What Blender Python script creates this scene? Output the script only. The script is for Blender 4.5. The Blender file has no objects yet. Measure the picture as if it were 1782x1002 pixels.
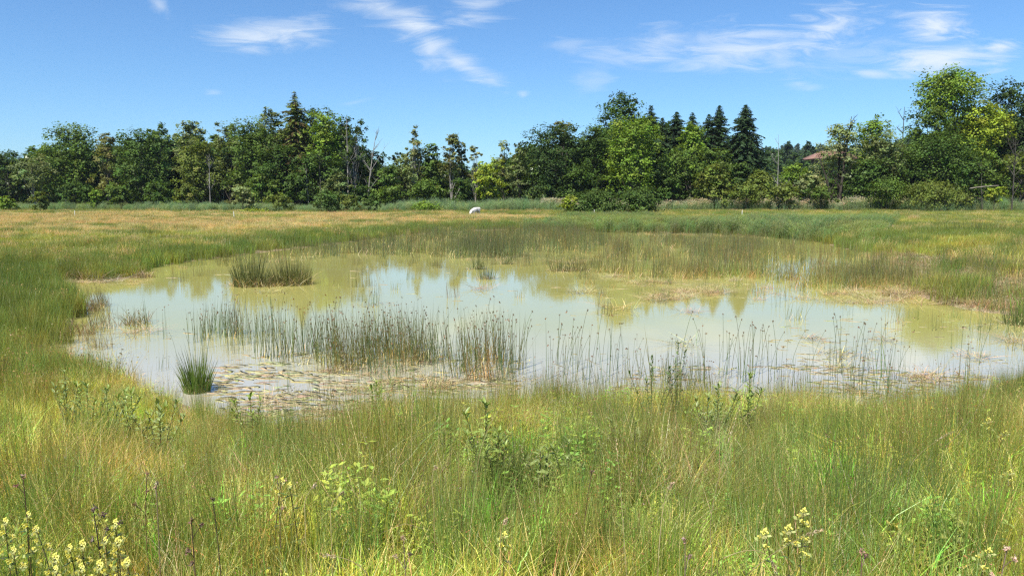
import bpy, math, random
import numpy as np
from mathutils import Vector

rad = math.radians
S = bpy.context.scene
COL = S.collection
RNG = np.random.default_rng(11)
random.seed(5)

# ------------------------------------------------------------------ camera
F = 1287.0                      # focal length in photo pixels (1782 wide)
PITCH = math.atan(158.0 / F)
CAM_Z = 2.8
HAZE = 0.00009
cd = bpy.data.cameras.new('camera'); cam = bpy.data.objects.new('camera', cd); COL.objects.link(cam)
cd.sensor_width = 36.0; cd.lens = 36.0 * F / 1782.0
cd.clip_start = 0.05; cd.clip_end = 8000
cam.location = (0, 0, CAM_Z); cam.rotation_euler = (rad(90) - PITCH, 0, 0)
S.camera = cam

def ray(px, py):
    xc = (px - 891) / F; yc = (501 - py) / F
    c, s = math.cos(PITCH), math.sin(PITCH)
    return xc, c + yc * s, -s + yc * c
def at(px, py, z=0.0):
    x, y, dz = ray(px, py); t = (z - CAM_Z) / dz
    return x * t, y * t
def wood(D): return D if D < 112 else 112 + (D - 112) * .55      # the wood stands a little nearer than first surveyed
def at_depth(px, py, Y):
    x, y, dz = ray(px, py); t = Y / y
    return x * t, Y, CAM_Z + dz * t
def poly(pts, z=0.0):
    return np.array([at(px, py, z) for px, py in pts])

# ------------------------------------------------------------------ light and sky
SUN_EL, SUN_ROT = rad(55), rad(212)
W = bpy.data.worlds.new('World'); S.world = W; W.use_nodes = True
nt = W.node_tree; nt.nodes.clear()
def N(tree, typ, **kw):
    n = tree.nodes.new(typ)
    for k, v in kw.items():
        if k == 'inp':
            for a, b in v.items(): n.inputs[a].default_value = b
        else: setattr(n, k, v)
    return n
def L(tree, a, b): tree.links.new(a, b)
def math_n(tree, op, a, b=None, c=None, clamp=False):
    n = tree.nodes.new('ShaderNodeMath'); n.operation = op; n.use_clamp = clamp
    for i, v in enumerate((a, b, c)):
        if v is None: continue
        if isinstance(v, (int, float)): n.inputs[i].default_value = v
        else: tree.links.new(v, n.inputs[i])
    return n.outputs[0]
sky = N(nt, 'ShaderNodeTexSky', sky_type='NISHITA', sun_disc=False, sun_elevation=SUN_EL, sun_rotation=SUN_ROT,
        altitude=450, air_density=1.0, dust_density=0.35, ozone_density=2.2)
hs = N(nt, 'ShaderNodeMix', data_type='RGBA', blend_type='MULTIPLY', inp={0: 1.0, 7: (.55, .81, 1.05, 1)}); L(nt, sky.outputs[0], hs.inputs[6])
tc = N(nt, 'ShaderNodeTexCoord'); sx = N(nt, 'ShaderNodeSeparateXYZ'); L(nt, tc.outputs['Generated'], sx.inputs[0])
yy = math_n(nt, 'MAXIMUM', sx.outputs[1], 0.05)
u = math_n(nt, 'DIVIDE', sx.outputs[0], yy); v = math_n(nt, 'DIVIDE', sx.outputs[2], yy)
uv = N(nt, 'ShaderNodeCombineXYZ'); L(nt, u, uv.inputs[0]); L(nt, v, uv.inputs[1])
def fibre(rot, sc, seed, dist):
    m = N(nt, 'ShaderNodeMapping', inp={'Rotation': (0, 0, rot), 'Scale': sc, 'Location': (seed, seed * 1.7, 0)}); L(nt, uv.outputs[0], m.inputs[0])
    n = N(nt, 'ShaderNodeTexNoise', inp={'Scale': 1.0, 'Detail': 7.0, 'Roughness': 0.62, 'Distortion': dist}); L(nt, m.outputs[0], n.inputs['Vector'])
    return n.outputs[0]
fib = [fibre(rad(8), (8, 40, 1), 3.1, 1.3), fibre(rad(32), (9, 38, 1), 7.7, 1.1), fibre(rad(-14), (10, 44, 1), 1.3, 1.6)]
def uvpix(px, py):
    x, y, z = ray(px, py); return x / y, z / y
clouds = [  # photo x, y, half length, half height, tilt (deg, + falls to the right), opacity, fibre set
    (468, 60, 120, 30, -4, .70, 0), (530, 50, 60, 30, -10, .45, 2), (665, 16, 110, 30, 14, .7, 1), (715, 42, 85, 34, 28, .8, 1), (748, 78, 70, 34, 48, .7, 1), (800, 108, 110, 22, 28, .7, 1),
    (830, 14, 80, 26, -8, .65, 0), (1145, 76, 95, 34, -8, .62, 0), (1050, 95, 90, 26, 6, .32, 2), (1290, 84, 135, 44, -6, .66, 2), (1220, 70, 80, 26, -8, .35, 0),
    (1440, 48, 100, 44, -14, .72, 2), (1628, 44, 80, 32, 2, .95, 0), (1640, 103, 125, 32, -3, .85, 0), (1738, 82, 36, 12, -2, .95, 0),
    (1390, 146, 45, 12, 4, .4, 0), (1035, 132, 50, 30, -40, .25, 1), (278, 10, 30, 14, 45, .4, 1), (910, 166, 16, 10, 0, .5, 0),
    (1520, 128, 50, 8, 2, .55, 0), (1240, 113, 100, 18, -4, .5, 0), (1355, 100, 60, 30, 30, .5, 1), (370, 160, 22, 6, 8, .25, 0), (1500, 95, 160, 40, -5, .25, 2),
    (620, 178, 40, 6, -10, .18, 0), (980, 80, 60, 18, -6, .25, 0)]
acc = None
for cx, cy, a, b, ang, op, fi in clouds:
    u0, v0 = uvpix(cx, cy)
    m = N(nt, 'ShaderNodeMapping', vector_type='TEXTURE', inp={'Location': (u0, v0, 0), 'Rotation': (0, 0, -rad(ang)), 'Scale': (a * 1.2 / F, b * 1.3 / F, 1)})
    L(nt, uv.outputs[0], m.inputs[0])
    ln = N(nt, 'ShaderNodeVectorMath', operation='LENGTH'); L(nt, m.outputs[0], ln.inputs[0])
    # ragged edge: the radius is pushed in and out by the fibre noise
    r2 = math_n(nt, 'MULTIPLY_ADD', fib[fi], -2.3, ln.outputs['Value'])
    mr = N(nt, 'ShaderNodeMapRange', interpolation_type='SMOOTHSTEP', inp={'From Min': -1.42, 'From Max': -0.30, 'To Min': op, 'To Max': 0.0})
    L(nt, r2, mr.inputs['Value'])
    acc = mr.outputs[0] if acc is None else math_n(nt, 'MAXIMUM', acc, mr.outputs[0])
front = N(nt, 'ShaderNodeMapRange', inp={'From Min': 0.3, 'From Max': 0.6}); L(nt, sx.outputs[1], front.inputs['Value'])
acc = math_n(nt, 'MULTIPLY', acc, front.outputs[0])
# the same thin cirrus goes on overhead and behind
zz = math_n(nt, 'MAXIMUM', sx.outputs[2], 0.08)
pu = N(nt, 'ShaderNodeCombineXYZ'); L(nt, math_n(nt, 'DIVIDE', sx.outputs[0], zz), pu.inputs[0]); L(nt, math_n(nt, 'DIVIDE', sx.outputs[1], zz), pu.inputs[1])
pm = N(nt, 'ShaderNodeMapping', inp={'Scale': (0.5, 1.6, 1)}); L(nt, pu.outputs[0], pm.inputs[0])
pn = N(nt, 'ShaderNodeTexNoise', inp={'Scale': 1.0, 'Detail': 6.0, 'Roughness': 0.6, 'Distortion': 0.8}); L(nt, pm.outputs[0], pn.inputs['Vector'])
pr = N(nt, 'ShaderNodeMapRange', interpolation_type='SMOOTHSTEP', inp={'From Min': 0.56, 'From Max': 0.8, 'To Min': 0.0, 'To Max': 0.6}); L(nt, pn.outputs[0], pr.inputs['Value'])
beyond = N(nt, 'ShaderNodeMapRange', inp={'From Min': 0.30, 'From Max': 0.45}); L(nt, v, beyond.inputs['Value'])
acc = math_n(nt, 'MAXIMUM', acc, math_n(nt, 'MULTIPLY', pr.outputs[0], beyond.outputs[0]))
mixc = N(nt, 'ShaderNodeMix', data_type='RGBA', inp={7: (5.9, 6.4, 6.9, 1)}); L(nt, acc, mixc.inputs[0]); L(nt, hs.outputs[2], mixc.inputs[6])
bg = N(nt, 'ShaderNodeBackground', inp={'Strength': 0.094}); L(nt, mixc.outputs[2], bg.inputs[0])
wo = N(nt, 'ShaderNodeOutputWorld'); L(nt, bg.outputs[0], wo.inputs[0])
W.cycles.sampling_method = 'MANUAL'; W.cycles.sample_map_resolution = 512

sd = bpy.data.lights.new('sun', 'SUN'); sd.energy = 5.0; sd.angle = rad(0.53); sd.color = (1.0, 0.955, 0.88)
sun = bpy.data.objects.new('sun', sd); COL.objects.link(sun)
sv = Vector((math.sin(SUN_ROT) * math.cos(SUN_EL), math.cos(SUN_ROT) * math.cos(SUN_EL), math.sin(SUN_EL)))
sun.rotation_euler = sv.to_track_quat('Z', 'Y').to_euler(); sun.location = sv * 60

vs = S.view_settings; vs.view_transform = 'Standard'; vs.look = 'None'; vs.gamma = 1; vs.use_curve_mapping = False; vs.exposure = 0.7
S.render.engine = 'CYCLES'
cy = S.cycles
cy.use_denoising = False; cy.use_adaptive_sampling = True; cy.adaptive_threshold = 0.015
cy.max_bounces = 5; cy.diffuse_bounces = 2; cy.glossy_bounces = 2; cy.transmission_bounces = 2; cy.transparent_max_bounces = 4; cy.volume_bounces = 0
cy.caustics_reflective = False; cy.caustics_refractive = False; cy.pixel_filter_type = 'BLACKMAN_HARRIS'; cy.filter_width = 1.3
cy.sample_clamp_indirect = 4

# ------------------------------------------------------------------ helpers
def tag(o, label=None, cat=None, group=None, kind=None):
    if label: o['label'] = label
    if cat: o['category'] = cat
    if group: o['group'] = group
    if kind: o['kind'] = kind
    return o
def empty(name, loc=(0, 0, 0), rz=0.0):
    o = bpy.data.objects.new(name, None); COL.objects.link(o); o.location = loc; o.rotation_euler = (0, 0, rz); o.empty_display_size = 0.2
    return o
def link(name, mesh, parent=None, loc=(0, 0, 0), rz=0.0, sc=1.0):
    o = bpy.data.objects.new(name, mesh); COL.objects.link(o); o.parent = parent; o.location = loc; o.rotation_euler = (0, 0, rz)
    o.scale = (sc, sc, sc)
    return o
def copy_tree(o, parent=None):
    c = o.copy(); COL.objects.link(c); c.parent = parent
    for ch in list(o.children): copy_tree(ch, c)
    return c

class MB:
    def __init__(s): s.v = []; s.f = []; s.c = []; s.n = 0
    def add(s, V, Q, C):
        V = np.asarray(V, float).reshape(-1, 3); Q = np.asarray(Q, int).reshape(-1, 4)
        C = np.asarray(C, float)
        if C.ndim == 1: C = np.tile(C[:3], (len(V), 1))
        s.v.append(V); s.f.append(Q + s.n); s.c.append(C[:, :3]); s.n += len(V)
    def mesh(s, name, mat, smooth=False):
        V = np.concatenate(s.v); Q = np.concatenate(s.f); C = np.concatenate(s.c)
        me = bpy.data.meshes.new(name)
        me.vertices.add(len(V)); me.vertices.foreach_set('co', V.astype(np.float32).ravel())
        me.loops.add(len(Q) * 4); me.loops.foreach_set('vertex_index', Q.astype(np.int32).ravel())
        me.polygons.add(len(Q)); me.polygons.foreach_set('loop_start', np.arange(0, len(Q) * 4, 4, dtype=np.int32))
        if smooth: me.polygons.foreach_set('use_smooth', np.ones(len(Q), bool))
        at_ = me.attributes.new('col', 'FLOAT_COLOR', 'POINT')
        at_.data.foreach_set('color', np.c_[C, np.ones(len(C))].astype(np.float32).ravel())
        me.update(calc_edges=True); me.materials.append(mat)
        return me

def ribbons(mb, base, h, lean, az, w, col, Sg=3, curv=1.8, droop=0.0, tip=None, face=None, rng=RNG, taper=2.0):
    n = len(base); t = np.linspace(0, 1, Sg + 1)[None, :]
    h = np.broadcast_to(h, n)[:, None]; lean = np.broadcast_to(lean, n)[:, None]; w = np.broadcast_to(w, n)[:, None]; droop = np.broadcast_to(droop, n)[:, None]
    az = np.broadcast_to(az, n)[:, None]
    hor = lean * h * t ** curv
    P = np.stack([base[:, 0:1] + np.cos(az) * hor, base[:, 1:2] + np.sin(az) * hor, base[:, 2:3] + h * (t - droop * t ** 3)], -1)
    fa = rng.uniform(0, math.pi, n) if face is None else np.broadcast_to(face, n)
    wd = w * (1 - 0.92 * t ** taper) * 0.5
    side = np.stack([np.cos(fa), np.sin(fa), rng.uniform(-.15, .15, n)], -1)[:, None, :] * wd[..., None]
    V = np.stack([P - side, P + side], 2)             # n, S+1, 2, 3
    k = np.arange(n)[:, None] * (Sg + 1) * 2; s = np.arange(Sg)[None, :] * 2
    a = k + s
    Q = np.stack([a, a + 1, a + 3, a + 2], -1)
    col = np.broadcast_to(col, (n, 3))
    if tip is None: C = np.repeat(col, (Sg + 1) * 2, 0)
    else:
        tip = np.broadcast_to(tip, (n, 3)); tt = (t ** 2)[..., None]
        C = np.repeat((col[:, None] * (1 - tt) + tip[:, None] * tt), 2, 1).reshape(-1, 3)
    mb.add(V.reshape(-1, 3), Q.reshape(-1, 4), C)
    return P
def leaves(mb, cen, nrm, size, col, rng=RNG, aspect=0.55, axis=None, fold=0.0):
    n = len(cen); nrm = nrm / (np.linalg.norm(nrm, axis=1, keepdims=True) + 1e-9)
    r = rng.normal(size=(n, 3)) if axis is None else axis
    t = r - (r * nrm).sum(1, keepdims=True) * nrm; t /= (np.linalg.norm(t, axis=1, keepdims=True) + 1e-9)
    b = np.cross(nrm, t); s = np.broadcast_to(size, n)[:, None] * 0.5
    V = np.stack([cen - t * s, cen + b * s * aspect + t * s * .1 + nrm * s * fold, cen + t * s, cen - b * s * aspect + t * s * .1 + nrm * s * fold], 1)
    Q = np.arange(n * 4).reshape(n, 4)
    mb.add(V.reshape(-1, 3), Q, np.repeat(np.broadcast_to(col, (n, 3)), 4, 0))
def tube(mb, pts, radii, col, sides=6):
    P = np.asarray(pts, float); k = len(P); radii = np.broadcast_to(radii, k)
    T = np.gradient(P, axis=0); T /= np.linalg.norm(T, axis=1, keepdims=True) + 1e-9
    ref = np.where(np.abs(T[:, 2:3]) > .9, np.array([[1., 0, 0]]), np.array([[0, 0, 1.]]))
    A = np.cross(T, ref); A /= np.linalg.norm(A, axis=1, keepdims=True) + 1e-9; B = np.cross(T, A)
    th = np.linspace(0, 2 * math.pi, sides, endpoint=False)
    V = P[:, None] + (A[:, None] * np.cos(th)[None, :, None] + B[:, None] * np.sin(th)[None, :, None]) * radii[:, None, None]
    i = np.arange(k - 1)[:, None] * sides; j = np.arange(sides)[None, :]; j2 = (j + 1) % sides
    Q = np.stack([i + j, i + j2, i + sides + j2, i + sides + j], -1)
    mb.add(V.reshape(-1, 3), Q.reshape(-1, 4), np.asarray(col))
def box(mb, c, d, col):
    c = np.array(c, float); d = np.array(d, float) / 2
    V = np.array([[x, y, z] for z in (-1, 1) for y in (-1, 1) for x in (-1, 1)]) * d + c
    mb.add(V, [[0, 2, 3, 1], [4, 5, 7, 6], [0, 1, 5, 4], [2, 6, 7, 3], [0, 4, 6, 2], [1, 3, 7, 5]], col)
def bez(p0, p1, p2, k=6):
    t = np.linspace(0, 1, k)[:, None]; p0, p1, p2 = map(np.asarray, (p0, p1, p2))
    return (1 - t) ** 2 * p0 + 2 * t * (1 - t) * p1 + t * t * p2

def inside(P, pg):
    x, y = P[:, 0], P[:, 1]; r = np.zeros(len(P), bool); n = len(pg)
    for i in range(n):
        (x1, y1), (x2, y2) = pg[i], pg[(i + 1) % n]
        c = ((y1 > y) != (y2 > y)) & (x < (x2 - x1) * (y - y1) / (y2 - y1 + 1e-12) + x1)
        r ^= c
    return r
def sdist(P, pg):
    d = np.full(len(P), 1e9); n = len(pg)
    for i in range(n):
        a, b = pg[i], pg[(i + 1) % n]; ab = b - a; ap = P[:, :2] - a
        t = np.clip((ap @ ab) / (ab @ ab), 0, 1)
        d = np.minimum(d, np.hypot(*(ap - t[:, None] * ab).T))
    return np.where(inside(P, pg), -d, d)
_nz = {}
def vnoise(P, sc, seed):
    g = _nz.setdefault(seed, np.random.default_rng(seed).uniform(0, 1, (128, 128)))
    q = P[:, :2] / sc + 1000; i = np.floor(q).astype(int); f = q - i; f = f * f * (3 - 2 * f); i %= 128; j = (i + 1) % 128
    return (g[i[:, 0], i[:, 1]] * (1 - f[:, 0]) + g[j[:, 0], i[:, 1]] * f[:, 0]) * (1 - f[:, 1]) + (g[i[:, 0], j[:, 1]] * (1 - f[:, 0]) + g[j[:, 0], j[:, 1]] * f[:, 0]) * f[:, 1]
def sstep(a, b, x): t = np.clip((x - a) / (b - a), 0, 1); return t * t * (3 - 2 * t)

# ------------------------------------------------------------------ materials
def foliage_mat(name, tint=False, trans=0.3, spec=0.25, rough=0.5, var=0.25, nscale=3.0):
    m = bpy.data.materials.new(name); m.use_nodes = True; t = m.node_tree; t.nodes.clear()
    a = N(t, 'ShaderNodeAttribute', attribute_name='col'); c = a.outputs['Color']
    if tint:
        b = N(t, 'ShaderNodeAttribute', attribute_name='tint', attribute_type='INSTANCER')
        mx = N(t, 'ShaderNodeMix', data_type='RGBA', blend_type='MULTIPLY', inp={0: 1.0}); L(t, c, mx.inputs[6]); L(t, b.outputs['Color'], mx.inputs[7]); c = mx.outputs[2]
    g = N(t, 'ShaderNodeNewGeometry')
    no = N(t, 'ShaderNodeTexNoise', inp={'Scale': nscale, 'Detail': 2.0}); L(t, g.outputs['Position'], no.inputs['Vector'])
    mr = N(t, 'ShaderNodeMapRange', inp={'From Min': .3, 'From Max': .7, 'To Min': 1 - var, 'To Max': 1 + var}); L(t, no.outputs[0], mr.inputs['Value'])
    hv = N(t, 'ShaderNodeHueSaturation'); L(t, mr.outputs[0], hv.inputs['Value']); L(t, c, hv.inputs['Color']); c = hv.outputs[0]
    p = N(t, 'ShaderNodeBsdfPrincipled', inp={'Roughness': rough, 'Specular IOR Level': spec}); L(t, c, p.inputs['Base Color'])
    o = N(t, 'ShaderNodeOutputMaterial')
    if trans > 0:
        tr = N(t, 'ShaderNodeBsdfTranslucent'); tw = N(t, 'ShaderNodeMix', data_type='RGBA', blend_type='MULTIPLY', inp={0: 1.0, 7: (1.25, 1.15, .6, 1)})
        L(t, c, tw.inputs[6]); L(t, tw.outputs[2], tr.inputs['Color'])
        ms = N(t, 'ShaderNodeMixShader', inp={0: trans}); L(t, p.outputs[0], ms.inputs[1]); L(t, tr.outputs[0], ms.inputs[2]); L(t, ms.outputs[0], o.inputs[0])
    else: L(t, p.outputs[0], o.inputs[0])
    return m
M_LEAF = foliage_mat('tree_leaves', spec=.12, trans=.36, nscale=0.35, var=.22)
M_GRASS = foliage_mat('grass_blades', tint=True, trans=.4, nscale=1.2, var=.2, rough=.38, spec=.45)
M_PLANT = foliage_mat('plant_leaves', trans=.28, nscale=9, var=.15, rough=.4, spec=.35)
M_BARK = foliage_mat('bark', trans=0, spec=.1, rough=.9, nscale=1.5, var=.35)
M_SOLID = foliage_mat('painted_or_matte', trans=0, spec=.2, rough=.7, nscale=2.0, var=.12)
M_LITTER = foliage_mat('dead_litter', tint=True, trans=.15, spec=.1, rough=.8, nscale=5, var=.25)

# ------------------------------------------------------------------ terrain
POND = poly([(70, 489), (92, 502), (118, 522), (128, 548), (118, 580), (104, 604), (128, 636), (205, 664), (280, 690), (330, 712), (420, 740), (520, 752), (640, 742),
             (760, 730), (900, 722), (1050, 712), (1200, 708), (1400, 706), (1600, 704), (1720, 680), (1800, 650), (1900, 622), (1960, 590),
             (1900, 560), (1800, 553), (1700, 541), (1640, 528), (1600, 514), (1640, 500), (1620, 480), (1560, 462), (1500, 440), (1430, 422), (1340, 411), (1200, 405), (1100, 404),
             (1000, 399), (900, 399), (800, 403), (700, 410), (620, 420), (520, 432), (430, 442), (330, 455), (255, 466), (235, 482), (160, 491)])
HOUSE = (150.0, 330.0)
def hill_z(x, y):
    # wooded ridge far behind the trees, higher to the right, and the rise the house stands on
    r = 22 + 36 * sstep(-60, 300, x) + 12 * sstep(300, 700, x)
    r = r * (0.9 + .1 * np.sin(x * .012 + 1.0) + .04 * np.sin(x * .041))
    z = r * sstep(520, 930, y) * (1 - .5 * sstep(1100, 1900, y))
    z2 = 11.0 * sstep(205, 300, y) * sstep(20, 110, x)
    return np.maximum(z, z2)
def ground_z(x, y, d=None):
    P = np.stack([np.ravel(x), np.ravel(y)], 1)
    if d is None: d = sdist(P, POND)
    out = 0.03 + 0.22 * sstep(0, 4.5, d) + 0.02 * np.minimum(d, 1)
    inn = np.maximum(-0.35, d * 0.14 - .012)
    z = np.where(d > 0, out, inn + .04 * np.exp(d * 14))
    z = z + np.where(d > 0, .82 * (1 - sstep(0.5, 10.0, P[:, 1])) * sstep(0, 3.0, d), 0)
    z = z + np.where(d > 0.3, (vnoise(P, 2.3, 3) - .5) * .10 + (vnoise(P, .7, 4) - .5) * .04, 0) * sstep(.3, 2, d)
    z = z + .25 * sstep(0, 6, d) * sstep(6, 14, P[:, 0]) * sstep(27, 36, P[:, 1]) * (1 - sstep(40, 60, P[:, 1]))
    z = np.where(P[:, 1] > 180, z + hill_z(P[:, 0], P[:, 1]), z)
    return z
def g1(x, y): return float(ground_z(np.array([x]), np.array([y]))[0])
def on_ground(px, py):
    z = 0.2
    for _ in range(8):
        x, y = at(px, py, z); z = g1(x, y)
    return x, y, z

def axis(parts):
    out = []
    for a, b, s in parts: out += list(np.arange(a, b, s))
    return np.array(out + [parts[-1][1]])
def grid_mesh(name, xs, ys, mat, zf):
    X, Y = np.meshgrid(xs, ys); Z, dd = zf(X, Y)
    V = np.stack([X.ravel(), Y.ravel(), Z.ravel()], 1); nx, ny = len(xs), len(ys)
    i = (np.arange(ny - 1)[:, None] * nx + np.arange(nx - 1)[None, :]).ravel()
    mb = MB(); mb.add(V, np.stack([i, i + 1, i + nx + 1, i + nx], 1), np.stack([dd, dd, dd], 1))
    return mb.mesh(name, mat, smooth=True)

def ground_mat():
    m = bpy.data.materials.new('ground_soil'); m.use_nodes = True; t = m.node_tree; t.nodes.clear()
    g = N(t, 'ShaderNodeNewGeometry'); a = N(t, 'ShaderNodeAttribute', attribute_name='col')
    n1 = N(t, 'ShaderNodeTexNoise', inp={'Scale': .25, 'Detail': 6.0, 'Roughness': .65}); n2 = N(t, 'ShaderNodeTexNoise', inp={'Scale': 9.0, 'Detail': 5.0, 'Roughness': .7})
    for n in (n1, n2): L(t, g.outputs['Position'], n.inputs['Vector'])
    cr = N(t, 'ShaderNodeValToRGB'); e = cr.color_ramp.elements; e[0].position = .35; e[0].color = (.055, .065, .022, 1); e[1].position = .68; e[1].color = (.14, .115, .05, 1)
    L(t, n1.outputs[0], cr.inputs[0])
    c2 = N(t, 'ShaderNodeValToRGB'); e = c2.color_ramp.elements; e[0].position = .35; e[0].color = (.13, .10, .055, 1); e[1].position = .65; e[1].color = (.44, .33, .19, 1)
    L(t, n2.outputs[0], c2.inputs[0])
    mx = N(t, 'ShaderNodeMix', data_type='RGBA'); L(t, a.outputs['Fac'], mx.inputs[0]); L(t, c2.outputs[0], mx.inputs[6]); L(t, cr.outputs[0], mx.inputs[7])
    p = N(t, 'ShaderNodeBsdfPrincipled', inp={'Roughness': .95, 'Specular IOR Level': .1}); L(t, mx.outputs[2], p.inputs['Base Color'])
    b = N(t, 'ShaderNodeBump', inp={'Strength': .6, 'Distance': .05}); L(t, n2.outputs[0], b.inputs['Height']); L(t, b.outputs[0], p.inputs['Normal'])
    o = N(t, 'ShaderNodeOutputMaterial'); L(t, p.outputs[0], o.inputs[0]); return m
M_GROUND = ground_mat()
def zf_ground(X, Y):
    P = np.stack([X.ravel(), Y.ravel()], 1); d = sdist(P, POND)
    return ground_z(X, Y, d), sstep(.2, 1.2, d)          # col: 0 = bare silt by the water, 1 = meadow soil
xs = axis([(-2600, -400, 200), (-400, -100, 25), (-100, -36, 4), (-36, -14, .6), (-14, 14, .22), (14, 36, .6), (36, 100, 4), (100, 400, 25), (400, 2600, 100)])
ys = axis([(-200, -10, 20), (-10, 0, 1), (0, 16, .22), (16, 64, .5), (64, 200, 4), (200, 1200, 25), (1200, 3200, 100)])
tag(link('ground', grid_mesh('ground', xs, ys, M_GROUND, zf_ground)), 'flat marshy meadow ground round the pond, rising to a hill', 'ground', kind='structure')

def water_mat():
    m = bpy.data.materials.new('turbid_pond_water'); m.use_nodes = True; t = m.node_tree; t.nodes.clear()
    g = N(t, 'ShaderNodeNewGeometry'); sp = N(t, 'ShaderNodeSeparateXYZ'); L(t, g.outputs['Position'], sp.inputs[0])
    n1 = N(t, 'ShaderNodeTexNoise', inp={'Scale': .16, 'Detail': 4.0, 'Roughness': .55, 'Distortion': .6}); L(t, g.outputs['Position'], n1.inputs['Vector'])
    # silt grey in the shallow near end, algae green in the far end
    far = N(t, 'ShaderNodeMapRange', interpolation_type='SMOOTHSTEP', inp={'From Min': 10.0, 'From Max': 17.0}); L(t, sp.outputs[1], far.inputs['Value'])
    fa = math_n(t, 'ADD', far.outputs[0], math_n(t, 'MULTIPLY_ADD', n1.outputs[0], .9, -.45), clamp=True)
    mx = N(t, 'ShaderNodeMix', data_type='RGBA', inp={6: (.39, .365, .285, 1), 7: (.36, .335, .10, 1)}); L(t, fa, mx.inputs[0])
    mp = N(t, 'ShaderNodeMapping', inp={'Scale': (2.2, 7.0, 1)}); L(t, g.outputs['Position'], mp.inputs[0])
    n2 = N(t, 'ShaderNodeTexNoise', inp={'Scale': 1.0, 'Detail': 4.0, 'Roughness': .6}); L(t, mp.outputs[0], n2.inputs['Vector'])
    bu = N(t, 'ShaderNodeBump', inp={'Strength': .03, 'Distance': .02}); L(t, n2.outputs[0], bu.inputs['Height'])
    p = N(t, 'ShaderNodeBsdfPrincipled', inp={'Roughness': .01, 'IOR': 1.52}); L(t, mx.outputs[2], p.inputs['Base Color']); L(t, bu.outputs[0], p.inputs['Normal'])
    o = N(t, 'ShaderNodeOutputMaterial'); L(t, p.outputs[0], o.inputs[0]); return m
x0, x1, y0, y1 = POND[:, 0].min() - 3, POND[:, 0].max() + 3, POND[:, 1].min() - 1, POND[:, 1].max() + 3
wm = MB(); wm.add([[x0, y0, 0], [x1, y0, 0], [x1, y1, 0], [x0, y1, 0]], [[0, 1, 2, 3]], (.3, .3, .1))
tag(link('water', wm.mesh('water', water_mat())), 'shallow cloudy yellow-green pond water mirroring sky and trees', 'water', kind='structure')

# ------------------------------------------------------------------ plant kinds for scattering
def J(n, c, s=.22, rng=RNG):   # n colours around c
    c = np.array(c); k = rng.normal(1, s, (n, 1)); return np.clip(c * k * rng.normal(1, s * .5, (n, 3)), .004, .9)
def disc(n, r, rng=RNG):
    a = rng.uniform(0, 2 * math.pi, n); q = r * np.sqrt(rng.uniform(0, 1, n)); return np.stack([q * np.cos(a), q * np.sin(a), np.full(n, -.03)], 1)
def ua(n, rng=RNG): return rng.uniform(0, 2 * math.pi, n)
U = RNG.uniform
G_DK, G_MID, G_YEL, G_BLUE, STRAW, BROWN = (.095, .135, .03), (.18, .215, .045), (.30, .30, .065), (.075, .13, .055), (.52, .42, .21), (.19, .11, .05)

def k_rush(n=70, r=.13, h=(.45, .8), w=.0035, col=G_MID, heads=.22, lean=.16):
    mb = MB(); b = disc(n, r); H = U(*h, n); az = np.arctan2(b[:, 1], b[:, 0]) + U(-1, 1, n)
    P = ribbons(mb, b, H, U(0, lean, n) + .05, az, w, J(n, col), 3, 1.6, tip=J(n, (.16, .14, .05)))
    k = int(n * heads)
    if k:
        c = P[:k, 2] * .35 + P[:k, 3] * .65
        for _ in range(4):
            leaves(mb, c + RNG.normal(0, .008, (k, 3)) * [1, 1, 1.6], RNG.normal(size=(k, 3)), U(.006, .014, k), J(k, (.17, .09, .04), .25), aspect=.4)
    m = int(n * .25)
    ribbons(mb, disc(m, r), U(.2, .55, m), U(.2, .6, m), ua(m), w, J(m, STRAW, .2), 3, 1.4)
    return mb.mesh('rush_tuft', M_GRASS)
def k_grass(n=120, r=.16, h=(.2, .5), w=.0055, col=G_YEL, lean=.9, tip=None):
    mb = MB(); ribbons(mb, disc(n, r), U(*h, n), U(.05, lean, n), ua(n), U(.6, 1.5, n) * w, J(n, col, .33), 3, 2.0, droop=U(0, .35, n), tip=tip)
    m = n // 6; ribbons(mb, disc(m, r), U(.1, .4, m), U(.3, .9, m), ua(m), w, J(m, STRAW, .2), 3, 1.3)
    return mb.mesh('grass_tuft', M_GRASS)
def k_tangle(n=42, r=.2, col=(.42, .38, .12)):
    mb = MB(); ribbons(mb, disc(n, r), U(.25, .55, n), U(.5, 1.3, n), ua(n), U(.002, .0045, n), J(n, col, .28), 5, 2.4, droop=U(.1, .7, n))
    return mb.mesh('tangled_grass', M_GRASS)
def k_straw(n=70, r=.18, h=(.3, .7)):
    mb = MB(); ribbons(mb, disc(n, r), U(*h, n), U(.1, .8, n), ua(n), .0032, J(n, (.40, .31, .165), .25), 4, 1.5, droop=U(0, .4, n))
    return mb.mesh('dry_grass_tuft', M_GRASS)
def k_herb(n=9, r=.13, h=(.2, .45), col=(.25, .30, .06), ls=.045):
    mb = MB(); b = disc(n, r); H = U(*h, n); az = ua(n); P = ribbons(mb, b, H, U(.1, .35, n), az, .004, J(n, (.12, .12, .035)), 4)
    for i in range(n):
        for q in np.linspace(.25, 1, 7):
            x = q * 4; j = min(int(x), 3); c = P[i, j] * (1 - x + j) + P[i, j + 1] * (x - j)
            a = ua(3); d = np.stack([np.cos(a), np.sin(a), np.full(3, .45)], 1)
            leaves(mb, c + d * ls * .5, np.stack([-np.cos(a) * .4, -np.sin(a) * .4, np.ones(3)], 1) + RNG.normal(0, .25, (3, 3)), ls * U(.7, 1.2, 3), J(3, col, .18), axis=d, aspect=.42, fold=.1)
    return mb.mesh('leafy_herb', M_GRASS)
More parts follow.
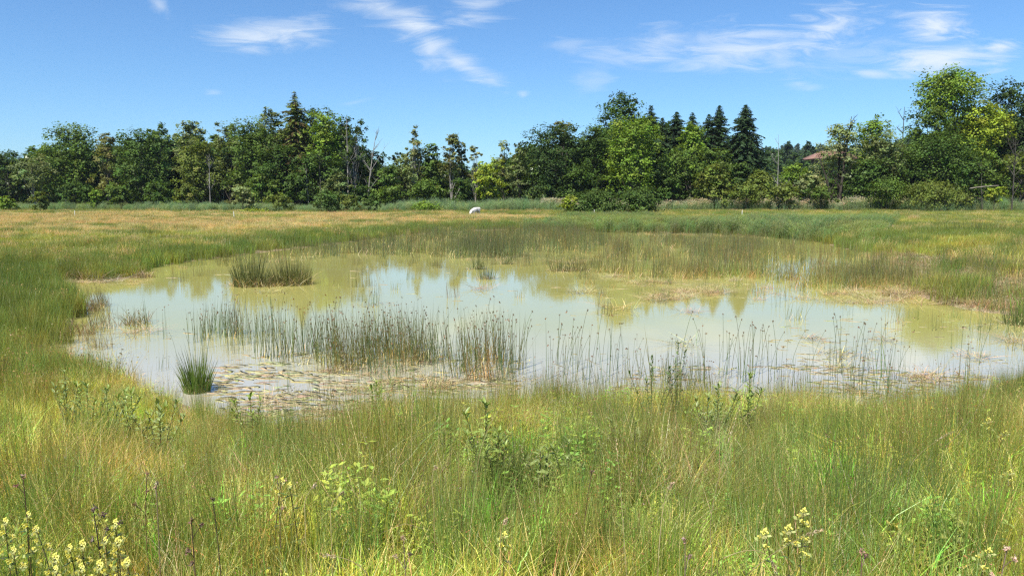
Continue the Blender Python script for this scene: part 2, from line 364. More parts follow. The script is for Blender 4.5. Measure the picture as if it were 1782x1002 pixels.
def k_seed(n=7, r=.2, h=(.6, .95), head=(.33, .25, .13)):
    mb = MB(); b = disc(n, r); H = U(*h, n); P = ribbons(mb, b, H, U(.1, .45, n), ua(n), .0028, J(n, (.25, .22, .085)), 5, 2.2)
    for i in range(n):
        k = 16; q = RNG.uniform(3.9, 5, k); j = np.minimum(q.astype(int), 4); f = (q - j)[:, None]; c = P[i, j] * (1 - f) + P[i, j + 1] * f
        leaves(mb, c + RNG.normal(0, .006, (k, 3)), RNG.normal(size=(k, 3)), U(.007, .015, k), J(k, head, .2), axis=np.tile(P[i, 5] - P[i, 4], (k, 1)) + RNG.normal(0, .03, (k, 3)), aspect=.35)
    return mb.mesh('seeding_grass', M_GRASS)
def k_meadow(n=130, r=.42, h=(.3, .55), w=.011, col=G_YEL, head=None, lean=.5):
    mb = MB(); b = disc(n, r); P = ribbons(mb, b, U(*h, n), U(.05, lean, n), ua(n), U(.6, 1.3, n) * w, J(n, col, .2), 2, 1.7, tip=None if head is None else J(n, head, .2))
    if head is not None:
        k = n // 2; leaves(mb, P[:k, 2], RNG.normal(size=(k, 3)) * [1, 1, .6], U(.018, .045, k), J(k, head, .18), aspect=.5)
    return mb.mesh('meadow_tuft', M_GRASS)
def k_reed(n=36, r=.5, h=(1.3, 1.9), w=.02, col=(.14, .21, .105), plume=0.0, wind=0.3):
    mb = MB(); b = disc(n, r); H = U(*h, n); az = RNG.normal(wind, .5, n)
    P = ribbons(mb, b, H, U(.02, .16, n), az, w * .6, J(n, col), 3)
    for i in range(n):
        k = 6; q = U(.9, 3, k); j = np.minimum(q.astype(int), 2); f = (q - j)[:, None]; c = P[i, j] * (1 - f) + P[i, j + 1] * f
        c[:, 2] -= .0
        ribbons(mb, c, U(.15, .32, k), U(.8, 1.8, k), RNG.normal(wind, .8, k), w, J(k, col, .2), 2, 1.2, droop=U(.2, .7, k), tip=J(k, np.array(col) * [1.25, 1.2, 1.0], .1))
    k = int(n * plume)
    if k:
        for _ in range(5):
            leaves(mb, P[:k, 3] + RNG.normal(0, .035, (k, 3)) + [.05, 0, -.03], RNG.normal(size=(k, 3)), U(.10, .2, k), J(k, (.38, .35, .26), .12), axis=np.tile([.5, 0, .9], (k, 1)) + RNG.normal(0, .25, (k, 3)), aspect=.3)
    return mb.mesh('reed_clump', M_GRASS)
def k_water_rush(n=14, r=.3, h=(.45, 1.0), w=.009, col=(.095, .14, .07), lean=.12, heads=.25, dead=.2, wind=None):
    mb = MB(); b = disc(n, r); b[:, 2] = -.12; H = U(*h, n) + .12; az = ua(n) if wind is None else RNG.normal(wind, .6, n)
    P = ribbons(mb, b, H, np.abs(RNG.normal(0, lean, n)), az, w, J(n, col, .2), 3, 1.3, taper=3, tip=J(n, (.10, .10, .045)))
    k = int(n * heads)
    if k:
        for _ in range(3): leaves(mb, P[:k, 3] + RNG.normal(0, .008, (k, 3)) - [0, 0, .03], RNG.normal(size=(k, 3)), U(.02, .04, k), J(k, (.15, .075, .03), .2), aspect=.5)
    m = int(n * dead)
    if m: 
        bb = disc(m, r); bb[:, 2] = -.05; ribbons(mb, bb, U(.1, .4, m), U(.3, 1.4, m), ua(m), w, J(m, STRAW, .2), 2, 1.2)
    return mb.mesh('water_rush', M_GRASS)
def k_litter(n=60, r=.3, h=(.02, .22), w=.011, col=(.44, .36, .23)):
    mb = MB(); b = disc(n, r); b[:, 2] = U(0, .03, n); ribbons(mb, b, U(*h, n), U(.5, 6, n), ua(n), w, J(n, col, .22), 2, 1.1, droop=U(0, .6, n))
    return mb.mesh('dead_litter', M_LITTER)
def k_flake(seed):
    r = np.random.default_rng(seed); mb = MB(); k = 16; th = np.linspace(0, 2 * math.pi, k, endpoint=False)
    rr = np.clip(.6 + .25 * np.sin(th * 2 + r.uniform(0, 6)) + .2 * np.sin(th * 3 + r.uniform(0, 6)) + r.normal(0, .16, k), .15, 1.2); X = rr * np.cos(th); Y = rr * np.sin(th) * r.uniform(.22, .5)
    c = J(1, (.50, .43, .275), .07, r)[0]
    V = [[0, 0, .004]] + [[X[i], Y[i], .002] for i in range(k)] + [[X[i] * 1.02, Y[i] * 1.02, -.02] for i in range(k)]
    Q = [[0, 1 + i, 1 + (i + 1) % k, 1 + (i + 2) % k] for i in range(0, k, 2)] + [[1 + i, 1 + k + i, 1 + k + (i + 1) % k, 1 + (i + 1) % k] for i in range(k)]
    mb.add(V, Q, c); return mb.mesh('floating_flake', M_LITTER)

def scatter(name, kinds, pts, rot, scale, idx, tint, label, cat):
    """one object of points; geometry nodes set one of the plant meshes on every point"""
    src = bpy.data.collections.new(name + '_kinds')
    for i, me in enumerate(kinds): src.objects.link(bpy.data.objects.new('%s_kind.%03d' % (name, i), me))
    n = len(pts); me = bpy.data.meshes.new(name); me.vertices.add(n); me.vertices.foreach_set('co', np.asarray(pts, np.float32).ravel())
    rot = np.asarray(rot, float)
    if rot.ndim == 1: rot = np.stack([RNG.normal(0, .06, n), RNG.normal(0, .06, n), rot], 1)
    scale = np.asarray(scale, float)
    if scale.ndim == 1: scale = np.stack([scale] * 3, 1)
    for nm, ty, key, arr in (('rot', 'FLOAT_VECTOR', 'vector', rot), ('scl', 'FLOAT_VECTOR', 'vector', scale), ('tint', 'FLOAT_VECTOR', 'vector', np.broadcast_to(tint, (n, 3)))):
        a = me.attributes.new(nm, ty, 'POINT'); a.data.foreach_set(key, np.ascontiguousarray(arr, np.float32).ravel())
    a = me.attributes.new('kind_index', 'INT', 'POINT'); a.data.foreach_set('value', np.asarray(idx, np.int32))
    me.update(); o = link(name, me)
    g = bpy.data.node_groups.new(name + '_scatter', 'GeometryNodeTree')
    g.interface.new_socket('Geometry', in_out='INPUT', socket_type='NodeSocketGeometry'); g.interface.new_socket('Geometry', in_out='OUTPUT', socket_type='NodeSocketGeometry')
    gi = g.nodes.new('NodeGroupInput'); go = g.nodes.new('NodeGroupOutput'); ip = g.nodes.new('GeometryNodeInstanceOnPoints')
    ci = g.nodes.new('GeometryNodeCollectionInfo'); ci.inputs['Collection'].default_value = src; ci.inputs['Separate Children'].default_value = True; ci.inputs['Reset Children'].default_value = True
    def na(nm, dt): q = g.nodes.new('GeometryNodeInputNamedAttribute'); q.data_type = dt; q.inputs['Name'].default_value = nm; return q.outputs['Attribute']
    e = g.nodes.new('FunctionNodeEulerToRotation')
    g.links.new(na('rot', 'FLOAT_VECTOR'), e.inputs[0]); g.links.new(e.outputs[0], ip.inputs['Rotation'])
    g.links.new(na('scl', 'FLOAT_VECTOR'), ip.inputs['Scale']); g.links.new(na('kind_index', 'INT'), ip.inputs['Instance Index'])
    ip.inputs['Pick Instance'].default_value = True
    g.links.new(gi.outputs[0], ip.inputs['Points']); g.links.new(ci.outputs[0], ip.inputs['Instance']); g.links.new(ip.outputs[0], go.inputs[0])
    md = o.modifiers.new('scatter', 'NODES'); md.node_group = g
    return tag(o, label, cat, kind='stuff')

def rand_in(pg, n):
    lo, hi = pg.min(0), pg.max(0); out = np.zeros((0, 2))
    while len(out) < n:
        P = RNG.uniform(lo, hi, (n * 2 + 50, 2)); out = np.r_[out, P[inside(P, pg)]]
    return out[:n]
def area(pg):
    x, y = pg.T; return abs(np.dot(x, np.roll(y, 1)) - np.dot(y, np.roll(x, 1))) / 2
def with_z(P, z=None): return np.c_[P, ground_z(P[:, 0], P[:, 1]) if z is None else np.full(len(P), z)]

# ------------------------------------------------------------------ foreground bank grass
kinds = [k_rush(), k_rush(90, .15, (.5, .85), .0032, G_DK, .4), k_rush(60, .12, (.4, .7), .004, (.24, .255, .055), .1), k_rush(75, .14, (.35, .7), .0036, (.27, .22, .09), .35),
         k_grass(), k_grass(150, .18, (.15, .4), .005, (.25, .28, .055)), k_grass(110, .15, (.25, .5), .006, (.34, .34, .08)),
         k_straw(), k_straw(60, .2, (.4, .75)), k_herb(), k_herb(12, .15, (.12, .3), (.36, .38, .09), .035), k_seed(), k_seed(5, .2, (.5, .8), (.20, .12, .06)),
         k_grass(80, .10, (.35, .6), .008, (.20, .34, .055), .35), k_tangle(), k_tangle(36, .2, (.32, .37, .08))]
n = 8600
P = np.c_[U(-1, 1, n), np.sqrt(U(1.2 ** 2, 12.5 ** 2, n))]; P[:, 0] *= P[:, 1] * .82 + 1.2
d = sdist(P, POND); keep = (d > .05) & (U(0, 1, n) < sstep(-.1, .5, d) + .35); P = P[keep]; d = d[keep]; n = len(P)
a = vnoise(P, 1.3, 21); b = vnoise(P, .9, 22); c = vnoise(P, 2.4, 23); r = U(0, 1, n)
idx = np.where(r < .30, np.where(a < .42, 0, np.where(a < .6, 1, np.where(a < .78, 2, 3))), np.where(r < .66, np.where(b < .4, 4, np.where(b < .65, 5, 6)), np.where(r < .77, np.where(c > .5, 7, 8), np.where(r < .93, np.where(a > .5, 9, 10), np.where(r < .955, 11, np.where(r < .965, 12, np.where(r < .975, 13, np.where(U(0, 1, n) < .5, 14, 15))))))))
dry = sstep(.45, .75, vnoise(P, 1.8, 25)) * sstep(4.0, 5.5, P[:, 1]); sw = U(0, 1, n) < dry * .55; idx = np.where(sw, np.where(U(0, 1, n) < .5, 7, 3), idx)
lf = P[:, 0] < -3.2 - .12 * P[:, 1]; sw = lf & (U(0, 1, n) < .5); idx = np.where(sw, np.where(U(0, 1, n) < .5, 4, 10), idx)
sc = U(.75, 1.15, n) * (.6 + .65 * vnoise(P, 1.0, 26)) * (1 - .25 * sstep(1.2, 0.2, d)) * np.where(P[:, 1] > 6.5, .85, 1)
sc = np.where(P[:, 1] < 2.2, sc * .8, sc)
k = U(0, 1, n) < .07; idx = np.where(k, np.where(U(0, 1, n) < .5, 14, 15), idx)
pt = sstep(.3, .7, .6 * vnoise(P, 1.7, 27) + .4 * vnoise(P, .6, 28))[:, None]
ti = np.stack([U(1.2, 1.95, n), U(1.38, 1.85, n), U(1.15, 1.85, n)], 1) * (np.array((.86, .98, .95)) * (1 - pt) + np.array((1.27, 1.28, 1.05)) * pt)
scatter('bank_grass', kinds, with_z(P), ua(n), sc, idx, ti, 'dense rushes, grasses and herbs covering the near bank', 'grass')

# left bank, tall dark green sedge, and the right bank
kb = [k_meadow(130, .3, (.35, .65), .006, (.21, .26, .055)), k_meadow(120, .3, (.3, .6), .006, G_YEL), k_meadow(130, .3, (.4, .7), .006, (.14, .20, .035), lean=.4), k_straw(90, .28, (.25, .5)), k_meadow(110, .3, (.3, .5), .006, (.3, .26, .09), head=(.4, .27, .12))]
LB = poly([(-260, 452), (0, 450), (120, 458), (235, 470), (240, 480), (160, 490), (80, 490), (150, 520), (160, 550), (140, 580), (120, 600), (140, 632), (200, 660), (90, 720), (-60, 690), (-300, 640)], .15)
n = int(area(LB) * 11); P = rand_in(LB, n); d = sdist(P, POND); P = P[d > .05]; n = len(P); r = U(0, 1, n); a = vnoise(P, 3.0, 31)
dk = inside(P, poly([(-260, 470), (60, 470), (150, 520), (150, 560), (60, 600), (-200, 600)], .15))
idx = np.where(dk, np.where(r < .8, np.where(a < .5, 0, 2), 1), np.where(r < .35, 0, np.where(r < .75, 1, np.where(r < .85, 3, 4))))
scatter('left_bank_sedge', kb, with_z(P), ua(n), U(.8, 1.2, n), idx, np.stack([U(.85, 1.2, n), U(.9, 1.1, n), U(.8, 1.1, n)], 1), 'tall green sedge and grass on the left bank', 'grass')

# ------------------------------------------------------------------ meadows beyond the pond
km = [k_meadow(130, .45, (.3, .55), .013, (.26, .28, .065)), k_meadow(130, .45, (.3, .6), .013, (.46, .385, .135), head=(.68, .45, .22)), k_meadow(120, .45, (.3, .55), .013, (.58, .47, .19), head=(.70, .52, .26)),
      k_meadow(130, .45, (.35, .6), .013, (.21, .25, .055)), k_meadow(120, .45, (.3, .5), .014, (.37, .36, .075)), k_meadow(120, .42, (.4, .7), .012, (.16, .21, .055), lean=.3)]
Z_RED = poly([(-500, 372), (-500, 448), (0, 438), (200, 432), (420, 419), (560, 407), (700, 394), (870, 388), (985, 384), (900, 378), (700, 375), (400, 373)], .2)
MARSH = poly([(1490, 436), (1600, 450), (1800, 466), (2000, 478), (2100, 620), (1900, 560), (1800, 553), (1700, 541), (1640, 528), (1600, 514), (1640, 500), (1620, 480), (1560, 462)], .05)
Z_RIGHT = poly([(1490, 425), (1560, 400), (1650, 392), (1800, 388), (2100, 385), (2100, 480), (1782, 470), (1680, 462), (1600, 455), (1540, 445)], .2)
MD = np.array([(-130, 125), (130, 125), (130, 60), (60, 24), (24, 17), (-24, 17), (-60, 24), (-130, 60)])
n = 46000; yv = 17 + (125 - 17) * U(0, 1, n) ** 1.35; P = np.c_[U(-1, 1, n) * (yv * .86 + 6), yv]
d = sdist(P, POND); kp = (d > .02) & ~(inside(P, MARSH) & (U(0, 1, n) < .93)); P = P[kp]; d = d[kp]; n = len(P); r = U(0, 1, n); a = vnoise(P, 7, 41); b = vnoise(P, 2.5, 42); bigr = vnoise(P, 18, 43)
rd_ = sdist(P, Z_RED) + 5 * (vnoise(P, 4, 44) - .5) * (P[:, 1] / 40); red = U(0, 1, n) > sstep(-2.5, 3.5, rd_); rgt = inside(P, Z_RIGHT)
redness = np.where(red, .06 + .66 * sstep(.2, .65, a * .6 + .4 * bigr), .08)
idx = np.where(r < redness, np.where(U(0, 1, n) < .3 + .5 * (bigr > .5), 1, 2), np.where(b < .35, 3, np.where(b < .62, 0, 4)))
edge = d < 1.2 + 2 * sstep(-25, -5, P[:, 0]); idx = np.where(edge & (U(0, 1, n) < .6), np.where(U(0, 1, n) < .6, 3, 5), idx)
q = rgt & (U(0, 1, n) < .8); idx = np.where(q, np.where(a < .36, 3, np.where(b > .42, 4, np.where(r < .25, 1, np.where(r < .7, 0, 5)))), idx)
sc = U(.75, 1.2, n) * (1 + .5 * sstep(50, 120, P[:, 1])); hv_ = .55 + .9 * (.6 * vnoise(P, 4, 45) + .4 * vnoise(P, 1.4, 46)); hz = np.where(P[:, 1] > 60, .8, 1.0) * np.where(red, .85, 1.0)
scatter('meadow_grass', km, with_z(P), ua(n), np.stack([sc, sc, sc * hz * hv_], 1), idx, np.stack([U(.9, 1.3, n), U(1.0, 1.25, n), U(.8, 1.15, n)], 1), 'tan and green meadow grass stretching to the reeds', 'grass')

# reeds: belt before the wood, and the bed at the far right of the pond
kr = [k_reed(), k_reed(36, .5, (1.5, 2.3), .02, (.115, .185, .10)), k_reed(34, .5, (1.3, 1.9), .022, (.16, .23, .095)), k_reed(30, .5, (1.6, 2.2), .02, (.15, .21, .105), plume=.7), k_reed(34, .45, (.8, 1.25), .016, (.12, .185, .075)), k_reed(34, .45, (.7, 1.1), .016, (.16, .22, .075))]
n = 15000; yv = 114 + 40 * U(0, 1, n) ** 1.2; P = np.c_[U(-1, 1, n) * (yv * .8 + 5), yv]
wig = 6 * np.sin(P[:, 0] * .05) + 5 * (vnoise(P, 15, 51) - .5); P = P[(P[:, 1] > 118 + wig[:] * .6 + np.where(P[:, 0] < -60, 6, 0))]; n = len(P)
pl = (vnoise(P, 16, 52) > .45) & (P[:, 0] > -2) & (P[:, 1] > 120); idx = np.where(pl & (U(0, 1, n) < .75), 3, np.where(vnoise(P, 10, 53) < .5, 0, np.where(U(0, 1, n) < .5, 1, 2)))
sc = U(.7, 1.15, n) * (.55 + .45 * vnoise(P, 7, 57) + .35 * vnoise(P, 2.2, 58)) * (1 - .25 * (P[:, 0] < -20))
B1 = with_z(P); I1 = idx; S1 = sc; T1 = np.stack([U(1.2, 1.65, n), U(1.2, 1.5, n), U(1.0, 1.3, n)], 1)
RB = poly([(905, 400), (960, 390), (1010, 382), (1120, 382), (1220, 392), (1330, 390), (1440, 384), (1560, 384), (1560, 396), (1545, 408), (1520, 428), (1490, 434), (1430, 421), (1340, 411), (1230, 405), (1100, 403), (1000, 402)], .1)
n = int(min(9000, area(RB) * 4.2)); P = rand_in(RB, n)
idx = np.where(vnoise(P, 8, 54) < .55, 4, 5); far_ = sstep(62, 80, P[:, 1]); keep = (U(0, 1, n) > far_ * .3) & (U(0, 1, n) < sstep(.15, .55, vnoise(P, 5, 56)) + .15); P = P[keep]; idx = idx[keep]; n = len(P)
T2 = np.stack([U(1.05, 1.6, n), U(1.0, 1.35, n), U(.8, 1.1, n)], 1) * np.where(vnoise(P, 9, 55) > .55, 1.1, 1)[:, None]
P2 = with_z(P); P2[:, 2] = np.maximum(P2[:, 2], -.1)
scatter('reeds', kr, np.r_[B1, P2], ua(len(I1) + n) * .12, np.r_[S1, U(.5, 1.1, n) * (1 - .25 * sstep(60, 75, P[:, 1]))], np.r_[I1, idx], np.r_[T1, T2], 'blue-green reeds in a belt before the trees and round the far pond end', 'reeds')

# ------------------------------------------------------------------ rush beds in the water
kw = [k_water_rush(), k_water_rush(12, .3, (.4, .85), .008, (.10, .14, .05)), k_water_rush(26, .3, (.35, .95), .008, (.13, .145, .045), .14, .3, .5), k_water_rush(26, .3, (.3, .85), .008, (.19, .15, .06), .2, .3, .9),
      k_water_rush(22, .4, (.4, 1.05), .014, (.14, .18, .095), .09, 0, .15), k_water_rush(22, .4, (.4, .95), .014, (.15, .165, .075), .08, 0, .3), k_water_rush(24, .35, (.3, .75), .011, (.20, .195, .065), .25, .0, .7, wind=.1), k_water_rush(6, .3, (.5, 1.05), .008, (.10, .15, .085), .1, .5, 0)]
beds = [ # photo outline of where the stems stand, clumps per m2, kinds, scale
    ([(235, 568), (330, 566), (450, 575), (520, 592), (560, 618), (500, 634), (420, 618), (300, 604), (240, 590)], 3.2, (0, 1, 7), .85),
    ([(380, 575), (470, 575), (540, 600), (560, 630), (480, 632), (400, 610)], 4, (0, 0, 1), .9),
    ([(500, 600), (600, 606), (700, 612), (760, 620), (740, 650), (640, 655), (560, 650), (500, 632)], 7.5, (2, 3, 2, 0, 0), .9),
    ([(680, 606), (800, 606), (890, 622), (890, 655), (800, 668), (700, 660)], 5.5, (2, 0, 0, 3), .95),
    ([(440, 650), (700, 650), (900, 650), (900, 700), (700, 720), (480, 710)], 1.1, (1, 7, 7), .7),
    ([(860, 640), (1100, 650), (1400, 655), (1700, 655), (1700, 690), (1400, 700), (1000, 705), (860, 700)], 1.6, (7, 7, 1), .95),
    ([(700, 690), (1000, 680), (1300, 682), (1600, 684), (1720, 668), (1720, 690), (1600, 702), (1300, 706), (900, 718), (700, 728)], 5, (2, 3, 0, 2), .6),
    ([(600, 428), (700, 415), (800, 405), (1000, 401), (1060, 425), (1000, 442), (890, 448), (780, 452), (640, 446)], 1.7, (4, 5, 4), .95),
    ([(770, 438), (800, 432), (890, 436), (905, 449), (780, 450)], 4.5, (4, 4), 1.05),
    ([(520, 436), (640, 422), (640, 440), (560, 450), (440, 455)], .8, (4, 5), .9),
    ([(1040, 474), (1150, 462), (1300, 468), (1450, 482), (1610, 492), (1600, 506), (1450, 500), (1300, 490), (1150, 484)], 4.0, (6, 6, 5), 1.0),
    ([(1180, 470), (1300, 474), (1560, 492), (1600, 500), (1500, 500), (1320, 488), (1190, 480)], 4.0, (6, 6), 1.0),
    ([(1000, 436), (1150, 425), (1300, 432), (1450, 446), (1570, 468), (1500, 476), (1300, 462), (1080, 458)], 1.5, (5, 6, 4), .9),
    ([(1060, 405), (1340, 412), (1440, 428), (1300, 430), (1060, 428)], .9, (5, 4), .8),
    ([(1430, 508), (1560, 498), (1640, 490), (1782, 480), (1860, 500), (1860, 556), (1700, 545), (1600, 528), (1500, 530), (1440, 524)], 2.4, (6, 6, 1), .75),
    ([(1490, 440), (1600, 452), (1800, 468), (1960, 480), (1960, 540), (1800, 548), (1640, 526), (1590, 510), (1520, 480)], 3.2, (6, 6, 1, 3), .75),
    ([(1640, 462), (1800, 468), (1960, 480), (1960, 510), (1800, 500), (1680, 488)], 1.4, (6, 7), .9),
    ([(1300, 480), (1620, 486), (1640, 500), (1590, 512), (1440, 506), (1300, 494)], 3, (6,), .9),
    ([(1140, 512), (1230, 508), (1240, 520), (1150, 524)], 4, (6, 3), .45),
    ([(255, 470), (600, 446), (1000, 448), (1010, 470), (600, 470), (320, 500)], .22, (1, 5), .6),
    ([(430, 445), (620, 424), (620, 440), (560, 452), (300, 466)], .9, (4, 5), .7),
    ([(900, 446), (1050, 440), (1080, 470), (1040, 500), (940, 490), (880, 470)], .8, (5, 6), .7),
    ([(1040, 480), (1180, 486), (1440, 508), (1430, 530), (1300, 520), (1150, 505)], 1.2, (6, 1), .6),
    ([(1060, 420), (1300, 425), (1500, 445), (1500, 470), (1300, 458), (1060, 445)], 1.4, (5, 6), .9),
    ([(560, 470), (900, 480), (1300, 500), (1300, 545), (950, 550), (600, 530)], .30, (1, 5, 6), .5),
    ([(1300, 530), (1480, 535), (1780, 560), (1780, 620), (1500, 625), (1300, 600)], .45, (7, 6, 1), .6),
    ([(640, 446), (1000, 448), (1060, 470), (700, 468)], .9, (5, 1), .55),
    ([(520, 596), (880, 600), (900, 640), (860, 668), (640, 668), (500, 640)], 2.5, (0, 2, 7), .9),
    ([(90, 500), (150, 520), (158, 560), (140, 600), (180, 610), (200, 560), (170, 515)], 5, (3, 2), .65),
    ([(150, 650), (300, 640), (330, 700), (260, 680)], 1.0, (7, 1), .6),
    ([(600, 520), (690, 520), (690, 535), (610, 535)], 1.5, (1, 7), .7),
    ([(1700, 560), (1800, 556), (1860, 570), (1860, 650), (1780, 640), (1700, 660)], .8, (7, 0), .9)]
PP, II, SS = [], [], []
for px, den, ks, s in beds:
    pg = poly(px); n = max(3, int(area(pg) * den * 1.3)); P = rand_in(pg, n); cl = .6 * vnoise(P, .9 + P[:, 1].mean() * .03, 61) + .4 * vnoise(P, .5 + P[:, 1].mean() * .01, 62); P = P[(U(0, 1, n) < (sstep(.3, .62, cl) + .07 if pg[:, 1].mean() > 17 else sstep(.05, .8, cl) + .15))]
    PP.append(P); II.append(RNG.choice(ks, len(P))); SS.append(s * U(.75, 1.15, len(P)))
P = np.concatenate(PP); idx = np.concatenate(II); sc = np.concatenate(SS); n = len(P)
sc = sc * 1.08; Pz = with_z(P); Pz[:, 2] = np.maximum(Pz[:, 2], -.03)
scatter('water_rushes', kw, Pz, ua(n) * .25, sc, idx, np.stack([U(1.1, 1.7, n), U(1.15, 1.5, n), U(.95, 1.4, n)], 1), 'thin green and brown rushes standing in beds across the pond', 'rushes')

# floating dead matter and the pale litter along the shores
kf = [k_flake(s) for s in range(8)] + [k_litter(), k_litter(70, .35, (.02, .3), .01, (.46, .38, .25)), k_litter(50, .4, (.0, .06), .014, (.45, .35, .22))]
PP, II, SS = [], [], []
def floats(px, den, smin, smax, litter=.3, gate=.5, lk=(8, 9, 10)):
    pg = poly(px); n = max(3, int(area(pg) * den)); P = rand_in(pg, n); g = .65 * vnoise(np.c_[P[:, 0] * .5, P[:, 1] * 1.5], .9, 71) + .35 * vnoise(np.c_[P[:, 0] * .5, P[:, 1] * 1.5], .25, 72); P = P[U(0, 1, n) < sstep(gate - .14, gate + .14, g) + .04]; m = len(P)
    k = np.where(U(0, 1, m) < litter, RNG.choice(lk, m), RNG.integers(0, 8, m)); PP.append(P); II.append(k); SS.append(np.where(k < 8, U(smin, smax, m), U(.5, 1.1, m)))
floats([(380, 640), (520, 625), (700, 640), (900, 660), (900, 722), (640, 742), (520, 752), (400, 735), (370, 690)], 125, .03, .26, .025, .48)
floats([(500, 640), (760, 640), (800, 690), (560, 700)], 6, .05, .2, .4, .5)
floats([(1100, 640), (1300, 632), (1520, 640), (1720, 655), (1700, 690), (1200, 706), (1050, 705)], 75, .03, .2, .04, .49)
floats([(1330, 590), (1420, 586), (1500, 605), (1520, 640), (1400, 640), (1340, 615)], 30, .02, .14, .1, .5)
floats([(1560, 560), (1800, 556), (1860, 580), (1782, 620), (1640, 590)], 3, .05, .16, .2, .5)
floats([(125, 590), (160, 590), (190, 640), (280, 690), (210, 662), (140, 632)], 50, .02, .09, .15, .3)
floats([(160, 560), (330, 575), (300, 600), (180, 600)], 3.0, .05, .14, .3, .5)
floats([(230, 572), (330, 580), (330, 592), (245, 590)], 5, .06, .2, .6, .4)
floats([(700, 500), (1100, 520), (1300, 560), (1250, 620), (950, 640), (800, 600)], .8, .03, .09, .1, .5)
floats([(1440, 510), (1600, 505), (1700, 510), (1820, 520), (1820, 556), (1700, 543), (1600, 530), (1460, 528)], 6, .06, .2, .75, .35)
floats([(1050, 478), (1300, 490), (1580, 506), (1580, 512), (1300, 500), (1060, 490)], 2.0, .08, .25, .6, .4)
floats([(1060, 488), (1200, 486), (1440, 510), (1440, 530), (1300, 524), (1120, 510)], 3.0, .06, .2, .5, .5)
floats([(900, 450), (1060, 445), (1300, 470), (1060, 480), (920, 480)], .8, .1, .3, .5, .5)
floats([(1500, 440), (1600, 452), (1800, 468), (1960, 480), (1960, 550), (1800, 550), (1640, 526), (1590, 510)], 9, .06, .2, .9, .3)
floats([(560, 460), (1050, 470), (1320, 500), (1320, 560), (900, 540), (560, 500)], .5, .08, .3, .25, .55)
floats([(260, 470), (620, 440), (640, 455), (300, 490)], .5, .1, .35, .2, .55)
floats([(400, 618), (620, 610), (900, 625), (900, 690), (700, 700), (420, 690)], 24, .03, .2, .03, .54)
floats([(1350, 545), (1780, 556), (1780, 640), (1400, 640)], 6, .04, .2, .1, .55)
floats([(90, 484), (250, 478), (250, 486), (160, 494), (90, 496)], 7, .08, .25, .8, .2)
floats([(225, 490), (280, 490), (275, 497), (225, 498)], 4, .1, .3, .7, .2)
floats([(370, 482), (560, 505), (560, 520), (410, 522)], .8, .08, .2, .5, .4)
floats([(1080, 405), (1330, 409), (1340, 414), (1100, 408)], 2.5, .2, .5, .5, .2)
floats([(780, 448), (900, 450), (900, 454), (790, 455)], 1.5, .1, .3, .6, .2)
floats([(1130, 508), (1250, 505), (1250, 524), (1130, 526)], 5, .06, .2, .7, .3)
floats([(980, 505), (1030, 505), (1030, 520), (980, 522)], 3, .08, .25, .6, .2)
floats([(600, 528), (690, 528), (690, 534), (610, 535)], 3, .08, .2, .6, .2)
P = np.concatenate(PP); idx = np.concatenate(II); sc = np.concatenate(SS); n = len(P)
rot = np.zeros((n, 3)); rot[:, 2] = np.where(idx < 8, RNG.normal(0, .4, n), ua(n))
Pz = np.c_[P, np.maximum(ground_z(P[:, 0], P[:, 1]), 0) + U(.0005, .002, n)]
scatter('floating_litter', kf, Pz, rot, np.stack([sc, sc, np.where(idx < 8, 1, sc)], 1), idx, np.stack([U(.8, 1.1, n), U(.8, 1.05, n), U(.65, .95, n)], 1), 'peach and tan dead plant matter floating in the shallows', 'litter')

# ------------------------------------------------------------------ trees
PAL = dict(dark=(.045, .080, .020), deep=(.035, .062, .020), mid=(.066, .108, .024), fresh=(.105, .165, .026), lime=(.165, .215, .030), grey=(.100, .130, .055), pale=(.145, .17, .075), brown=(.105, .115, .045), spruce=(.024, .046, .022), olive=(.092, .122, .030), silver=(.14, .17, .08))
PAL = {k: (v[0] * 1.72, v[1] * 1.66, v[2] * 1.35) for k, v in PAL.items()}
BARK = (.085, .075, .062); PALEB = (.25, .23, .20); DARKB = (.055, .045, .035)
def limb(mb, p0, p1, r0, r1, col, bend=.15, k=6, sides=5):
    p0 = np.array(p0, float); p1 = np.array(p1, float); l = np.linalg.norm(p1 - p0); m = (p0 + p1) / 2 + RNG.normal(0, bend * l, 3) + [0, 0, bend * l * .3]
    P = bez(p0, m, p1, k); tube(mb, P, np.linspace(r0, r1, k), col, sides); return P

